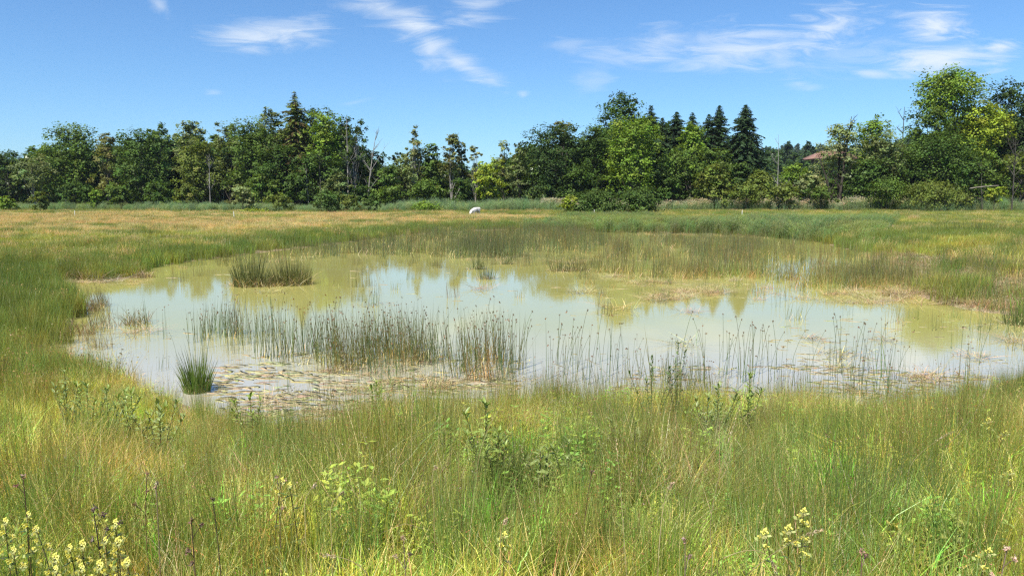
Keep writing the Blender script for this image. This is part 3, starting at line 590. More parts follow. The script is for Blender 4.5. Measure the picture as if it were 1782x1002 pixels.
def leaf_cloud(mb, lobes, n_leaf, size, col, rng, clump=1.0, up=.75, flat=.5, cv=.17, gaps=0.0, asp=.95):
    """leaves gathered in clumps over the skin of every lobe (cx, cy, cz, rx, ry, rz)"""
    lobes = np.array(lobes, float); wgt = lobes[:, 3] * lobes[:, 5]; wgt /= wgt.sum()
    per = 30; nc = max(12, n_leaf // per)
    which = rng.choice(len(lobes), nc, p=wgt); lb = lobes[which]
    d = rng.normal(size=(nc, 3)); d[:, 2] = d[:, 2] + .15; d /= np.linalg.norm(d, axis=1, keepdims=True)
    rr = rng.uniform(.45, 1.03, nc)[:, None]; cc = lb[:, :3] + d * lb[:, 3:6] * rr
    cr = clump * rng.uniform(.6, 1.3, nc)
    if gaps: k = rng.uniform(0, 1, nc) > gaps; cc, d, cr = cc[k], d[k], cr[k]; nc = len(cc)
    ccol = np.clip(np.array(col) * rng.normal(1, cv, (nc, 1)) * rng.normal(1, .05, (nc, 3)), .005, .6)
    off = rng.normal(0, .5, (nc, per, 3)) * cr[:, None, None] * [1, 1, flat]
    c = (cc[:, None] + off).reshape(-1, 3); nn = (d[:, None] * .5 + [0, 0, up] + rng.normal(0, .33, (nc, per, 3))).reshape(-1, 3)
    cl = np.clip(np.repeat(ccol, per, 0) * rng.normal(1, .10, (nc * per, 1)), .004, .7)
    ok = c[:, 2] > .1
    leaves(mb, c[ok], nn[ok], (size * rng.uniform(.6, 1.4, nc * per))[ok], cl[ok], rng, aspect=asp, fold=.15)
    return cc

def broad_tree(name, label, cat, px, ytop, hw, D, col, cb=352, kind='round', group=None, bark=BARK, gaps=.05, seed=None, skew=0.0, dens=1.0, size=None):
    rng = np.random.default_rng(int(px * 7 + ytop * 13)) if seed is None else np.random.default_rng(seed)
    D = wood(D); X, _, ztop = at_depth(px, ytop, D); zb = max(at_depth(px, cb, D)[2], .3); gz = g1(X, D); R = hw / F * D * (1.0 if kind == 'bush' else 1.14)
    top = ztop - gz; bot = max(zb - gz, .2); Hc = top - bot; cz = (top + bot) / 2
    root = tag(empty(name, (X, D, gz), 0), label, cat, group)
    lobes = []; K = {'round': 19, 'tall': 14, 'cone': 16, 'sparse': 24, 'bush': 15, 'weep': 13}[kind]; lr = {'round': .46, 'tall': .60, 'cone': .5, 'sparse': .42, 'bush': .55, 'weep': .5}[kind]
    for i in range(K):
        t = (i + rng.uniform(.1, .9)) / K                            # height fraction in the crown
        prof = {'round': max(.05, 1 - abs(1.75 * t - .8) ** 3) ** .5, 'tall': max(.1, 1 - abs(2 * t - .85) ** 2.4 * .55) ** .6, 'cone': 1.02 - .80 * t, 'sparse': 1.0 - .62 * t, 'bush': math.sqrt(max(.02, 1 - t * t * .9)), 'weep': 1 - .6 * abs(2 * t - 1.1) ** 2}[kind]
        r = lr * R * rng.uniform(.7, 1.2) * (.7 + .3 * prof); a = i * 2.4 + rng.uniform(-.5, .5); q = max(0, R * prof - r * .85) * rng.uniform(.75, 1.0)
        rz = min(r * rng.uniform(.8, 1.05), Hc * .3); z = bot + t * Hc; z = min(z, top - rz * .9)
        lobes.append((math.cos(a) * q + skew * R * (t - .3), math.sin(a) * q * .85, max(z, bot + rz * .3), r, r, rz))
    lobes.append((skew * R * .6, 0, top - R * lr * .7, R * lr * .8, R * lr * .8, min(R * lr * .7, Hc * .25)))
    if size is None: size = np.clip(D * .0026, .15, .44)
    n = int(np.clip(R * Hc * 75 * dens * (.45 / size) ** 1.6, 900, 16000)); 
    if kind == 'sparse': n = int(n * .75)
    if kind == 'bush': n = int(n * 1.3)
    mb = MB(); lobes.append((0, 0, bot + Hc * .46, R * .78, R * .7, Hc * .44))
    if kind not in ('cone', 'sparse'): lobes.append((skew * R * .2, 0, bot + Hc * .66, R * .66, R * .6, Hc * .30))
    leaf_cloud(mb, lobes, n, size, col, rng, clump=np.clip(R * .17, .35, 1.15), gaps=gaps, flat=.7)
    link('crown', mb.mesh('crown', M_LEAF), root)
    tb = MB(); r0 = np.clip(top * (.009 if kind == 'sparse' else .014), .05, .42); th = top * (.8 if kind != 'bush' else .5)
    mid = rng.normal(0, .02, 2) * top
    tp = bez((0, 0, -.3), (mid[0], mid[1], th * .5), (skew * R * .5 + mid[0], mid[1], th), 8); tube(tb, tp, np.linspace(r0, r0 * .2, 8), bark, 7)
    for l in lobes:
        j = int(np.clip((l[2] / th) * 5 - rng.uniform(.5, 2), 1 if kind != 'bush' else 0, 6)); limb(tb, tp[j], (l[0], l[1], l[2]), r0 * .38, r0 * .08, bark, .08)
    link('trunk', tb.mesh('trunk', M_BARK, True), root)
    return root

def spruce(name, label, px, ytop, hw, D, cb=345, col='spruce', dens=1.0, ragged=.15, group=None, droop=.35, bark=DARKB, cat='spruce tree', brown=0.0):
    D = wood(D); rng = np.random.default_rng(int(px * 3 + ytop)); X, _, ztop = at_depth(px, ytop, D); gz = g1(X, D); R = hw / F * D * (1.7 if col == 'olive' else 2.3); top = ztop - gz; bot = max(at_depth(px, cb, D)[2] - gz, .4)
    root = tag(empty(name, (X, D, gz)), label, cat, group); mb = MB(); tb = MB()
    tube(tb, [(0, 0, -.3), (0, 0, top * .5), (0.05, 0, top * .985)], [top * .014, top * .009, .02], bark, 7)
    c0 = np.array(PAL[col]); z = top - .25
    cs, ns, sz, cl, ax = [], [], [], [], []
    while z > bot:
        t = (top - z) / (top - bot); rr = R * (t ** rng.uniform(.75, 1.0)) * rng.uniform(1 - ragged, 1 + ragged * .5) + .12; nb = int(7 + 6 * t)
        for a in np.linspace(0, 2 * math.pi, nb, endpoint=False) + rng.uniform(0, 6):
            a += rng.normal(0, .15); l = rr * rng.uniform(.7, 1.1)
            if rng.uniform() > dens: continue
            d = np.array([math.cos(a), math.sin(a), 0]); tipz = -droop * l + .25 * l * (t < .3)
            if l > .8: tube(tb, [(0, 0, z), d * l * .5 + [0, 0, z + tipz * .35], d * l * .92 + [0, 0, z + tipz * .95]], [.05, .035, .01], bark, 4)
            k = max(3, int(l * 5.5)); s = (np.arange(k) + rng.uniform(.3, 1, k)) / k
            p = d[None] * (l * s)[:, None]; p[:, 2] = z + tipz * s ** 1.4 + rng.normal(0, .06, k)
            side = np.array([-d[1], d[0], 0]); w = (.16 + .28 * l * (1 - s) * .5)
            for sg in (-1, 1):
                cs.append(p + side * (w * sg * rng.uniform(.4, 1.1, k))[:, None] - [0, 0, .08]); ns.append(np.array([0, 0, 1.]) + d * .35 + rng.normal(0, .35, (k, 3)) + side * sg * .3)
                ax.append(np.tile(d * .8 + side * sg * .6 - [0, 0, .3], (k, 1)) + rng.normal(0, .2, (k, 3))); sz.append(rng.uniform(.45, .8, k) * min(1, .45 + l * .3))
                kcol = c0 * rng.normal(1, .15) if rng.uniform() > brown else np.array([.10, .075, .03]) * rng.normal(1, .15); cl.append(np.clip(kcol * rng.normal(1, .18, (k, 1)), .004, .4))
        z -= rng.uniform(.28, .42) * (.7 + .5 * t) * (1.0 if R > 1.5 else .8)
    cs, ns, sz, cl, ax = map(np.concatenate, (cs, ns, sz, cl, ax)); leaves(mb, cs, ns, sz, cl, rng, aspect=.5, axis=ax, fold=-.12)
    link('crown', mb.mesh('crown', M_LEAF), root); link('trunk', tb.mesh('trunk', M_BARK, True), root); return root

def dead_tree(name, label, px0, ybase, px1, ytop, D, col, n1=9, spread=.35, cat='dead tree', r0=None, group=None):
    D = wood(D); rng = np.random.default_rng(int(px0 * 5 + ytop)); X0 = at_depth(px0, ybase, D)[0]; X1, _, zt = at_depth(px1, ytop, D); gz = g1(X0, D); top = zt - gz; dx = X1 - X0
    root = tag(empty(name, (X0, D, gz)), label, cat, group); tb = MB(); r0 = r0 or max(.07, top * .012)
    tp = bez((0, 0, -.3), (dx * .25 + rng.normal(0, .2), rng.normal(0, .2), top * .5), (dx, 0, top), 9); tube(tb, tp, np.linspace(r0, r0 * .15, 9), col, 7)
    link('trunk', tb.mesh('trunk', M_BARK, True), root)
    for i in range(n1):
        lb = MB()
        j = int(rng.integers(2, 8)); a = rng.uniform(0, 6.28); l = top * spread * rng.uniform(.4, 1) * (1 - j / 14); p = tp[j]
        e = p + np.array([math.cos(a) * l * .55, math.sin(a) * l * .4, l * rng.uniform(.5, .95)]); Q = limb(lb, p, e, r0 * .36, r0 * .08, col, .1)
        for _ in range(4):
            q = Q[int(rng.integers(2, 6))]; aa = rng.uniform(0, 6.28); ll = l * rng.uniform(.25, .5); limb(lb, q, q + np.array([math.cos(aa) * ll * .6, math.sin(aa) * ll * .5, ll * .7]), r0 * .12, r0 * .04, col, .1, 4, 4)
        link('branch', lb.mesh('branch', M_BARK, True), root)
    return root

T = broad_tree; C_ = PAL
# --- left wood
T('broadleaf_tree', 'dark tree cut by the left edge of the photo', 'tree', 8, 262, 34, 185, C_['deep'], 350)
T('birch_tree', 'pale green birch with a light trunk near the left edge', 'tree', 55, 268, 38, 160, C_['grey'], 325, 'tall', bark=PALEB, gaps=.2)
T('broadleaf_tree', 'big dark tree with a feathery top, first tall crown from the left', 'tree', 126, 213, 50, 172, C_['mid'], 345)
T('broadleaf_tree', 'mid green tree sloping down left of the first tall crown', 'tree', 84, 248, 34, 176, C_['mid'], 345)
T('broadleaf_tree', 'thin brownish green tree between two dark crowns', 'tree', 183, 232, 26, 166, C_['brown'], 340, 'tall', gaps=.25)
T('broadleaf_tree', 'dense dark green tree leafy down to the ground, left of the tall poplar', 'tree', 242, 221, 48, 160, C_['dark'], 352)
T('broadleaf_tree', 'round dark crown peeping over the dense dark tree', 'tree', 274, 213, 24, 180, C_['mid'], 330)
T('poplar_tree', 'light green poplar standing above its neighbours in the left wood', 'tree', 329, 203, 32, 178, C_['grey'], 335, 'tall')
T('broadleaf_tree', 'grey green tree with dry twigs before the poplar', 'tree', 344, 246, 40, 160, C_['olive'], 345, gaps=.15)
T('broadleaf_tree', 'grey green crown between the poplar and the rounded hill of trees', 'tree', 394, 214, 28, 178, C_['grey'], 340)
T('broadleaf_tree', 'broad mid green tree on the left slope of the tallest group', 'tree', 436, 206, 48, 165, C_['mid'], 350)
T('broadleaf_tree', 'pale grey green crown left of the old spruce', 'tree', 468, 187, 28, 182, C_['grey'], 330)
spruce('spruce_tree', 'old ragged spruce rising highest in the left wood', 512, 157, 36, 165, 300, 'olive', .55, .45, brown=.35, droop=.3)
T('broadleaf_tree', 'dark rounded tree directly right of the old spruce', 'tree', 546, 184, 46, 176, C_['deep'], 340)
T('ash_tree', 'bright green ash lit by the sun right of the old spruce', 'tree', 566, 194, 38, 164, C_['fresh'], 320)
T('broadleaf_tree', 'dark crown at the right shoulder of the tallest group', 'tree', 596, 206, 30, 182, C_['deep'], 340)
T('broadleaf_tree', 'dark tree hiding the foot of the tallest group', 'tree', 480, 250, 44, 158, C_['dark'], 350)
T('broadleaf_tree', 'dark tree below the bright green ash', 'tree', 560, 262, 46, 156, C_['dark'], 350)
T('half_dead_tree', 'half dead tree with sparse leaves on its right side', 'tree', 615, 206, 30, 160, C_['deep'], 300, 'sparse', bark=PALEB, gaps=.45, skew=.4)
dead_tree('dead_tree', 'bare grey trunk in the left half beside the half dead tree', 606, 330, 603, 205, 158, PALEB, 12, .3)
dead_tree('dead_tree', 'pale leaning dead tree at the right end of the left wood', 638, 330, 656, 226, 157, PALEB, 12, .45)
T('broadleaf_tree', 'dark low tree behind the pale leaning dead tree', 'tree', 652, 262, 30, 166, C_['dark'], 350)
T('broadleaf_tree', 'low dark green tree filling the dip beside the leaning dead tree', 'tree', 672, 288, 30, 160, C_['mid'], 350)
T('broadleaf_tree', 'small dark upright tree in the dip of the skyline', 'tree', 695, 262, 16, 172, C_['deep'], 345, 'tall')
T('birch_tree', 'tall pale thin birch in the middle gap', 'tree', 722, 218, 20, 162, C_['pale'], 300, 'sparse', bark=PALEB, gaps=.25)
T('broadleaf_tree', 'mid green tree under the tall pale birch', 'tree', 722, 258, 38, 166, C_['grey'], 350)
T('broadleaf_tree', 'green pointed tree right of the tall pale birch', 'tree', 752, 248, 26, 163, C_['mid'], 345, 'cone')
T('larch_tree', 'grey brown cone shaped tree with a bare lower trunk', 'tree', 787, 233, 26, 158, C_['brown'], 312, 'cone', bark=PALEB, gaps=.2)
T('larch_tree', 'slim second spire just right of the cone shaped tree', 'tree', 803, 242, 14, 160, C_['grey'], 320, 'cone', gaps=.2)
T('birch_tree', 'small pale birch between the cone shaped tree and the lime green tree', 'tree', 827, 255, 18, 160, C_['pale'], 310, 'sparse', bark=PALEB, gaps=.3)
T('broadleaf_tree', 'lime green young tree shining in the middle gap', 'tree', 852, 274, 30, 150, C_['lime'], 350)
T('willow_tree', 'silvery willow crown above the lime green tree', 'tree', 876, 243, 24, 166, C_['silver'], 320, 'sparse', gaps=.3)
T('willow_tree', 'grey olive tree leaning on the left of the big dark round tree', 'tree', 905, 249, 26, 160, C_['grey'], 350, gaps=.15)
dead_tree('bare_tree', 'bare pale trunk before the grey green tree with dry twigs', 366, 356, 364, 268, 150, PALEB, 14, .3, 'bare tree', r0=.11)
dead_tree('bare_tree', 'short white snag right of the bare pale trunk', 388, 330, 383, 278, 186, (.5, .48, .44), 3, .15, 'bare tree', r0=.10)
dead_tree('bare_tree', 'thin bare trunk under the bright green ash', 538, 350, 532, 285, 150, PALEB, 5, .25, 'bare tree')
dead_tree('bare_tree', 'second thin bare trunk under the bright ash, to its right', 560, 350, 555, 262, 151, BARK, 5, .25, 'bare tree')
# understorey of the left wood
T('shrub', 'low blue green tree at the foot of the half dead tree', 'tree', 585, 296, 32, 150, C_['grey'], 352, 'bush')
T('shrub', 'dark green low tree at the foot of the old spruce', 'tree', 520, 300, 34, 151, C_['dark'], 352, 'bush')
T('shrub', 'leafy low tree left of the middle bushes', 'tree', 455, 300, 36, 151, C_['mid'], 352, 'bush')
T('shrub', 'grey green bush under the bare pale trunk', 'bush', 326, 317, 30, 142, C_['olive'], 356, 'bush')
T('shrub', 'pale silvery bush right of the bare pale trunk', 'bush', 420, 322, 28, 118, C_['silver'], 357, 'bush', size=.28)
T('shrub', 'dark low bush at the foot of the first tall crown', 'bush', 130, 315, 40, 150, C_['dark'], 356, 'bush')
T('shrub', 'light green low bush between the two left dark trees', 'bush', 165, 330, 22, 140, C_['fresh'], 356, 'bush')
T('shrub', 'mid green low bush below the dense dark tree', 'bush', 205, 320, 34, 146, C_['mid'], 356, 'bush')
T('shrub', 'dark green low bush in front of the dense dark tree, right half', 'bush', 275, 312, 34, 147, C_['dark'], 356, 'bush')
T('shrub', 'yellow green rounded shrub standing in the reeds near the left edge', 'bush', 68, 331, 18, 113, C_['olive'], 366, 'bush', size=.24)
T('shrub', 'light green shrub cut by the left edge', 'bush', 10, 342, 24, 128, C_['fresh'], 366, 'bush')
T('shrub', 'flat olive shrub left of the middle bushes', 'bush', 486, 337, 32, 116, C_['olive'], 360, 'bush', size=.26)
T('shrub', 'rounded green shrub, largest of the middle bushes', 'bush', 569, 330, 38, 113, (.095, .155, .036), 365, 'bush', size=.24)
T('shrub', 'yellowish shrub behind the largest middle bush', 'bush', 606, 334, 28, 115, C_['olive'], 362, 'bush', size=.24)
T('shrub', 'small green shrub at the right end of the middle bushes', 'bush', 644, 341, 23, 114, (.095, .155, .036), 364, 'bush', size=.24)
T('shrub', 'low green shrub alone in the reeds at mid field', 'bush', 744, 350, 34, 114, C_['fresh'], 371, 'bush', size=.22)
T('shrub', 'rounded green low tree below the green pointed tree', 'bush', 742, 312, 42, 148, C_['mid'], 352, 'bush')
T('shrub', 'dark low tree at the foot of the skyline dip', 'bush', 684, 322, 34, 150, C_['mid'], 352, 'bush')
T('shrub', 'dark low bush under the cone shaped tree', 'bush', 806, 312, 30, 150, C_['dark'], 352, 'bush')
T('shrub', 'dark low bush under the pale leaning dead tree', 'bush', 630, 318, 30, 149, C_['dark'], 352, 'bush')
T('shrub', 'flat yellow green patch of herbs in the far left meadow', 'herb', 440, 365, 34, 110, C_['lime'], 374, 'bush', size=.2)
# --- middle and right wood
T('maple_tree', 'big dark round tree right of the middle gap', 'tree', 966, 214, 58, 150, C_['deep'], 350)
T('broadleaf_tree', 'brown tinged crown tip behind the big dark round tree', 'tree', 981, 208, 20, 162, C_['brown'], 260)
T('broadleaf_tree', 'tall dark tree with a ragged top behind the bright green maple', 'tree', 1080, 163, 46, 168, C_['dark'], 320, 'tall')
T('broadleaf_tree', 'ragged tip right of the tall dark tree', 'tree', 1102, 172, 16, 170, C_['dark'], 260, 'sparse')
T('broadleaf_tree', 'mid green tree between the big dark round tree and the bright maple', 'tree', 1034, 218, 42, 154, C_['dark'], 345)
T('maple_tree', 'bright green maple behind the twin bushes', 'tree', 1102, 198, 52, 140, C_['fresh'], 335)
T('maple_tree', 'dark leafy tree left under the bright green maple', 'tree', 1012, 285, 42, 142, C_['dark'], 352, 'bush')
for i, (px, yt, hw, D, lab) in enumerate([(1133, 182, 24, 166, 'dark spruce just right of the tall dark tree'), (1153, 203, 18, 170, 'small slim spruce, second of the row'), (1178, 193, 27, 168, 'broad spruce, third of the row'), (1205, 194, 22, 172, 'slim spruce behind a light green tree, fourth of the row'),
                                          (1234, 197, 19, 166, 'spruce leaning close to the tall fifth of the row'), (1252, 182, 21, 168, 'tall narrow spruce left of the largest one')]):
    spruce('spruce_tree', lab, px, yt, hw, D, 300, group='row of spruces', ragged=.32, droop=(.25, .42, .3, .5, .38, .28)[i], dens=(.9, .8, 1, .85, .8, .95)[i])
spruce('spruce_tree', 'largest dark spruce at the right end of the row', 1298, 180, 33, 156, 335, group='row of spruces')
T('broadleaf_tree', 'light green tree before the fourth spruce', 'tree', 1206, 214, 30, 158, C_['fresh'], 300, 'tall')
T('broadleaf_tree', 'mid green tree before the spruce row, right of the bright maple', 'tree', 1176, 256, 48, 146, C_['mid'], 345)
T('broadleaf_tree', 'dark green tree below the tall narrow spruce', 'tree', 1240, 258, 40, 150, C_['mid'], 345)
T('broadleaf_tree', 'dark low tree at the foot of the largest spruce', 'tree', 1290, 283, 34, 148, C_['dark'], 350, 'bush')
T('shrub', 'rounded olive green shrub below the spruce row', 'bush', 1244, 283, 42, 138, C_['olive'], 350, 'bush')
T('shrub', 'dark shrub in shade right of the bright maple', 'bush', 1165, 300, 36, 142, C_['dark'], 350, 'bush')
T('shrub', 'dark green bush, left of the twin bushes in the field', 'bush', 1038, 329, 50, 104, (.085, .138, .030), 371, 'bush', size=.24, dens=1.8)
T('shrub', 'dark green bush, right of the twin bushes in the field', 'bush', 1112, 327, 52, 103, (.085, .138, .030), 371, 'bush', size=.24, dens=1.8)
T('shrub', 'small yellow green bush at the left of the twin bushes', 'bush', 992, 340, 19, 104, C_['lime'], 366, 'bush', size=.24)
T('shrub', 'yellow green bush below the hill view', 'bush', 1325, 296, 40, 140, C_['olive'], 350, 'bush')
T('shrub', 'low yellowish shrub behind the reed plumes', 'bush', 1300, 322, 44, 130, C_['olive'], 352, 'bush')
T('shrub', 'fresh green bush before the red roofed house', 'bush', 1384, 283, 34, 142, C_['fresh'], 350, 'bush')
T('shrub', 'silver grey bush left of the old willow', 'bush', 1412, 300, 34, 136, C_['silver'], 350, 'bush')
T('shrub', 'yellow green low shrub right below the thin bare tree', 'bush', 1362, 318, 36, 130, C_['olive'], 352, 'bush')
dead_tree('bare_tree', 'thin bare tree standing against the distant hill', 1352, 340, 1355, 234, 136, PALEB, 10, .35, 'bare tree', r0=.11)
# old willow with dark leaning trunks
T('willow_tree', 'old willow with a pale loose crown and leaning dark trunks', 'tree', 1466, 212, 44, 138, C_['silver'], 300, 'sparse', bark=DARKB, gaps=.3, dens=1.5)
dead_tree('bare_willow', 'dark crooked stem leaning left of the old willow', 1452, 345, 1424, 270, 135, DARKB, 8, .35, 'bare tree', r0=.26)
dead_tree('bare_willow', 'dark upright stem in front of the old willow', 1460, 345, 1482, 203, 136, DARKB, 12, .3, 'bare tree', r0=.3)
T('ash_tree', 'mid green tree with feathery top right of the old willow', 'tree', 1522, 204, 38, 146, C_['fresh'], 300)
T('willow_tree', 'grey green rounded tree left of the giant tree', 'tree', 1540, 228, 40, 138, C_['grey'], 345)
T('broadleaf_tree', 'dark tree at the foot of the grey green rounded tree', 'tree', 1518, 272, 50, 134, C_['dark'], 350, 'bush')
dead_tree('bare_tree', 'dead twiggy top poking up left of the giant tree', 1570, 300, 1574, 186, 142, BARK, 6, .25, 'bare tree')
T('lime_tree', 'giant bright green tree, tallest on the right', 'tree', 1654, 118, 54, 142, C_['fresh'], 205, 'round', dens=2.0)
T('lime_tree', 'mid green crown bulging left below the giant tree', 'tree', 1622, 186, 46, 136, C_['mid'], 330)
T('lime_tree', 'yellow green spreading crown right below the giant tree', 'tree', 1712, 176, 46, 138, C_['lime'], 270, dens=1.5)
T('broadleaf_tree', 'dark blue green tree cut by the right edge', 'tree', 1752, 137, 44, 150, C_['deep'], 330)
T('broadleaf_tree', 'dark tree beyond the right edge crown', 'tree', 1800, 160, 50, 140, C_['deep'], 340)
T('maple_tree', 'dense dark maple under the giant tree', 'tree', 1640, 232, 70, 128, C_['dark'], 345)
T('broadleaf_tree', 'dark leafy tree right of the dense dark maple', 'tree', 1716, 262, 44, 130, C_['mid'], 345)
T('broadleaf_tree', 'olive leafy tree at the lower right edge', 'tree', 1780, 262, 40, 128, C_['olive'], 345, gaps=.2)
T('shrub', 'broad grey green willow bush in front of the dark maple', 'bush', 1628, 315, 64, 114, C_['olive'], 356, 'bush', size=.22)
T('shrub', 'yellow green little bush beside the log at right', 'bush', 1732, 324, 22, 112, C_['lime'], 352, 'bush', size=.22)
T('shrub', 'dark low bush between the willow stems and the willow bush', 'bush', 1545, 312, 44, 122, C_['mid'], 352, 'bush', size=.24)
T('shrub', 'low bush left of the dark willow stems', 'bush', 1430, 325, 30, 126, C_['mid'], 352, 'bush', size=.24)
dead_tree('bare_tree', 'bare grey shrub with many stems at the right edge', 1762, 345, 1768, 238, 118, BARK, 22, .5, 'bare tree', r0=.12)
dead_tree('bare_tree', 'thin grey trunk between the log and the dark maple', 1712, 345, 1708, 280, 118, BARK, 6, .3, 'bare tree', r0=.08)
# fallen trunk
lx0, lY, lz0 = at_depth(1688, 328, 113); lx1, _, lz1 = at_depth(1738, 323, 113)
lg = MB(); tube(lg, bez((0, 0, 0), ((lx1 - lx0) * .5, .3, (lz1 - lz0) * .5 + .12), (lx1 - lx0, 0, lz1 - lz0), 8), np.linspace(.085, .06, 8), (.22, .19, .15), 8)
lr = tag(link('fallen_log', lg.mesh('fallen_log', M_BARK, True), None, (lx0, lY, lz0)), 'pale fallen trunk propped up left of the little lime bush', 'log')

# woodland mass behind, and the wood on the hill
def k_tree(seed, col, cone=False):
    r = np.random.default_rng(seed); mb = MB()
    if cone: lob = [(0, 0, 2 + i * 1.7, 3.0 - i * .38, 3.0 - i * .38, 1.3) for i in range(8)]
    else: lob = [(r.uniform(-2.8, 2.8), r.uniform(-2.8, 2.8), r.uniform(2.5, 10), 2.6, 2.6, 2.4) for _ in range(8)] + [(0, 0, 10, 2.6, 2.6, 2.6)]
    leaf_cloud(mb, lob, 1500, .75, col, r, clump=1.0); tube(mb, [(0, 0, -1), (0, 0, 9)], [.35, .1], DARKB, 5); return mb.mesh('woodland_tree', M_GRASS)
kt = [k_tree(1, PAL['dark']), k_tree(2, PAL['mid']), k_tree(3, PAL['deep']), k_tree(4, PAL['spruce'], True), k_tree(5, PAL['mid'])]
n = 900; P = np.c_[U(-135, 135, n), U(152, 180, n)]
pxs = 891 + P[:, 0] / P[:, 1] * F
prof = np.interp(pxs, [0, 90, 200, 300, 420, 520, 600, 660, 700, 760, 850, 920, 1000, 1100, 1240, 1300, 1330, 1420, 1450, 1560, 1620, 1700, 1782], [278, 238, 243, 224, 226, 196, 218, 284, 276, 264, 276, 244, 228, 196, 222, 236, 340, 340, 284, 246, 200, 188, 178])
hgt = (343 - prof) / F * P[:, 1] + 2.0; ok = hgt > 4; P = P[ok]; hgt = hgt[ok]; n = len(P); zz_ = ground_z(P[:, 0], P[:, 1]); hgt = np.maximum(hgt - zz_, 3)
sc = hgt / 13 * U(.75, 1.0, n); scatter('woodland', kt, np.c_[P, zz_], ua(n), np.stack([np.clip(sc, .5, 1.2), np.clip(sc, .5, 1.2), sc], 1), RNG.choice([0, 1, 2, 4], n), np.stack([U(.8, 1.1, n)] * 3, 1), 'shadowy woodland filling in behind the front trees', 'wood')
P = np.r_[np.c_[U(-30, 1000, 6500), U(420, 960, 6500)], np.c_[U(30, 300, 700), U(212, 322, 700)], np.c_[U(30, 400, 700), U(345, 440, 700)]]; P = P[(P[:, 0] / P[:, 1] > -.05) & (P[:, 0] / P[:, 1] < 1.0)]; n = len(P)
sc = U(.8, 1.25, n) * np.where(P[:, 1] < 330, .5, 1); scatter('hill_forest', kt, with_z(P), ua(n), sc, RNG.choice([0, 1, 2, 3, 0, 2], n), np.stack([U(.8, 1.15, n)] * 3, 1), 'distant forest covering the hill right of the spruces', 'forest')
n = 1500; P = np.c_[U(-900, 200, n), U(500, 960, n)]; scatter('ridge_forest', kt, with_z(P), ua(n), U(.9, 1.3, n), RNG.choice([0, 1, 2, 3], n), np.ones((n, 3)), 'far low wooded ridge seen through the middle gap', 'forest')

# ------------------------------------------------------------------ house with a red tiled roof
hx, _, hz_roof = at_depth(1446, 263, HOUSE[1]); hg = g1(hx, HOUSE[1]); eave = at_depth(1400, 277, HOUSE[1])[2] - hg; ridge = hz_roof - hg
hr = tag(empty('house', (hx, HOUSE[1], hg)), 'house with a red tiled hip roof half hidden behind the old willow', 'house')
hw_, hd = 7.5, 6.0
b_ = MB(); box(b_, (0, 0, eave / 2 - .5), (hw_ * 2, hd * 2, eave + 1), (.16, .11, .07)); link('wall', b_.mesh('wall', M_SOLID), hr)
ov = 3.2; ew, ed = hw_ + ov, hd + 2.0; rl = 4.5
V = [(-ew, -ed, eave), (ew, -ed, eave), (ew, ed, eave), (-ew, ed, eave), (-rl, 0, ridge), (rl, 0, ridge), (-ew, -ed, eave - .3), (ew, -ed, eave - .3), (ew, ed, eave - .3), (-ew, ed, eave - .3)]
b_ = MB(); b_.add(V, [[0, 1, 5, 4], [2, 3, 4, 5], [1, 2, 5, 5], [3, 0, 4, 4], [6, 7, 1, 0], [7, 8, 2, 1], [8, 9, 3, 2], [9, 6, 0, 3], [9, 8, 7, 6]], (.24, .135, .10)); rf = link('roof', b_.mesh('roof', M_SOLID), hr)
b_ = MB()
for i in range(14):     # tile courses
    t = (i + .5) / 14; y_ = -ed + t * ed; z_ = eave + t * (ridge - eave) + .05; xw = ew - (ew - rl) * t; box(b_, (0, y_, z_), (2 * xw - .2, .10, .08), (.26, .14, .10))
link('tile_course', b_.mesh('tile_course', M_SOLID), rf)
b_ = MB(); box(b_, (2.5, 1.0, ridge - .2), (.9, .9, 2.0), (.4, .33, .28)); link('chimney', b_.mesh('chimney', M_SOLID), rf)
wf = MB(); box(wf, (0, 0, 0), (1.5, .12, 1.5), (.55, .5, .42)); wfm = wf.mesh('window', M_SOLID); pn_ = MB(); box(pn_, (0, -.04, 0), (1.25, .1, 1.25), (.03, .035, .04)); pm_ = pn_.mesh('pane', M_SOLID)
for wx in (-6, -3.6, -1.2, 1.2, 3.6, 6):
    w_ = link('window', wfm, hr, (wx, -hd - .03, eave - 1.6)); link('pane', pm_, w_)
b_ = MB(); box(b_, (0, -hd - .8, eave - 3.1), (hw_ * 2, 1.6, .2), (.16, .10, .06))
for i in range(37): box(b_, (-hw_ + .2 + i * .4, -hd - 1.55, eave - 2.55), (.12, .06, .9), (.16, .10, .06))
box(b_, (0, -hd - 1.55, eave - 2.06), (hw_ * 2, .12, .1), (.16, .10, .06)); link('balcony', b_.mesh('balcony', M_SOLID), hr)

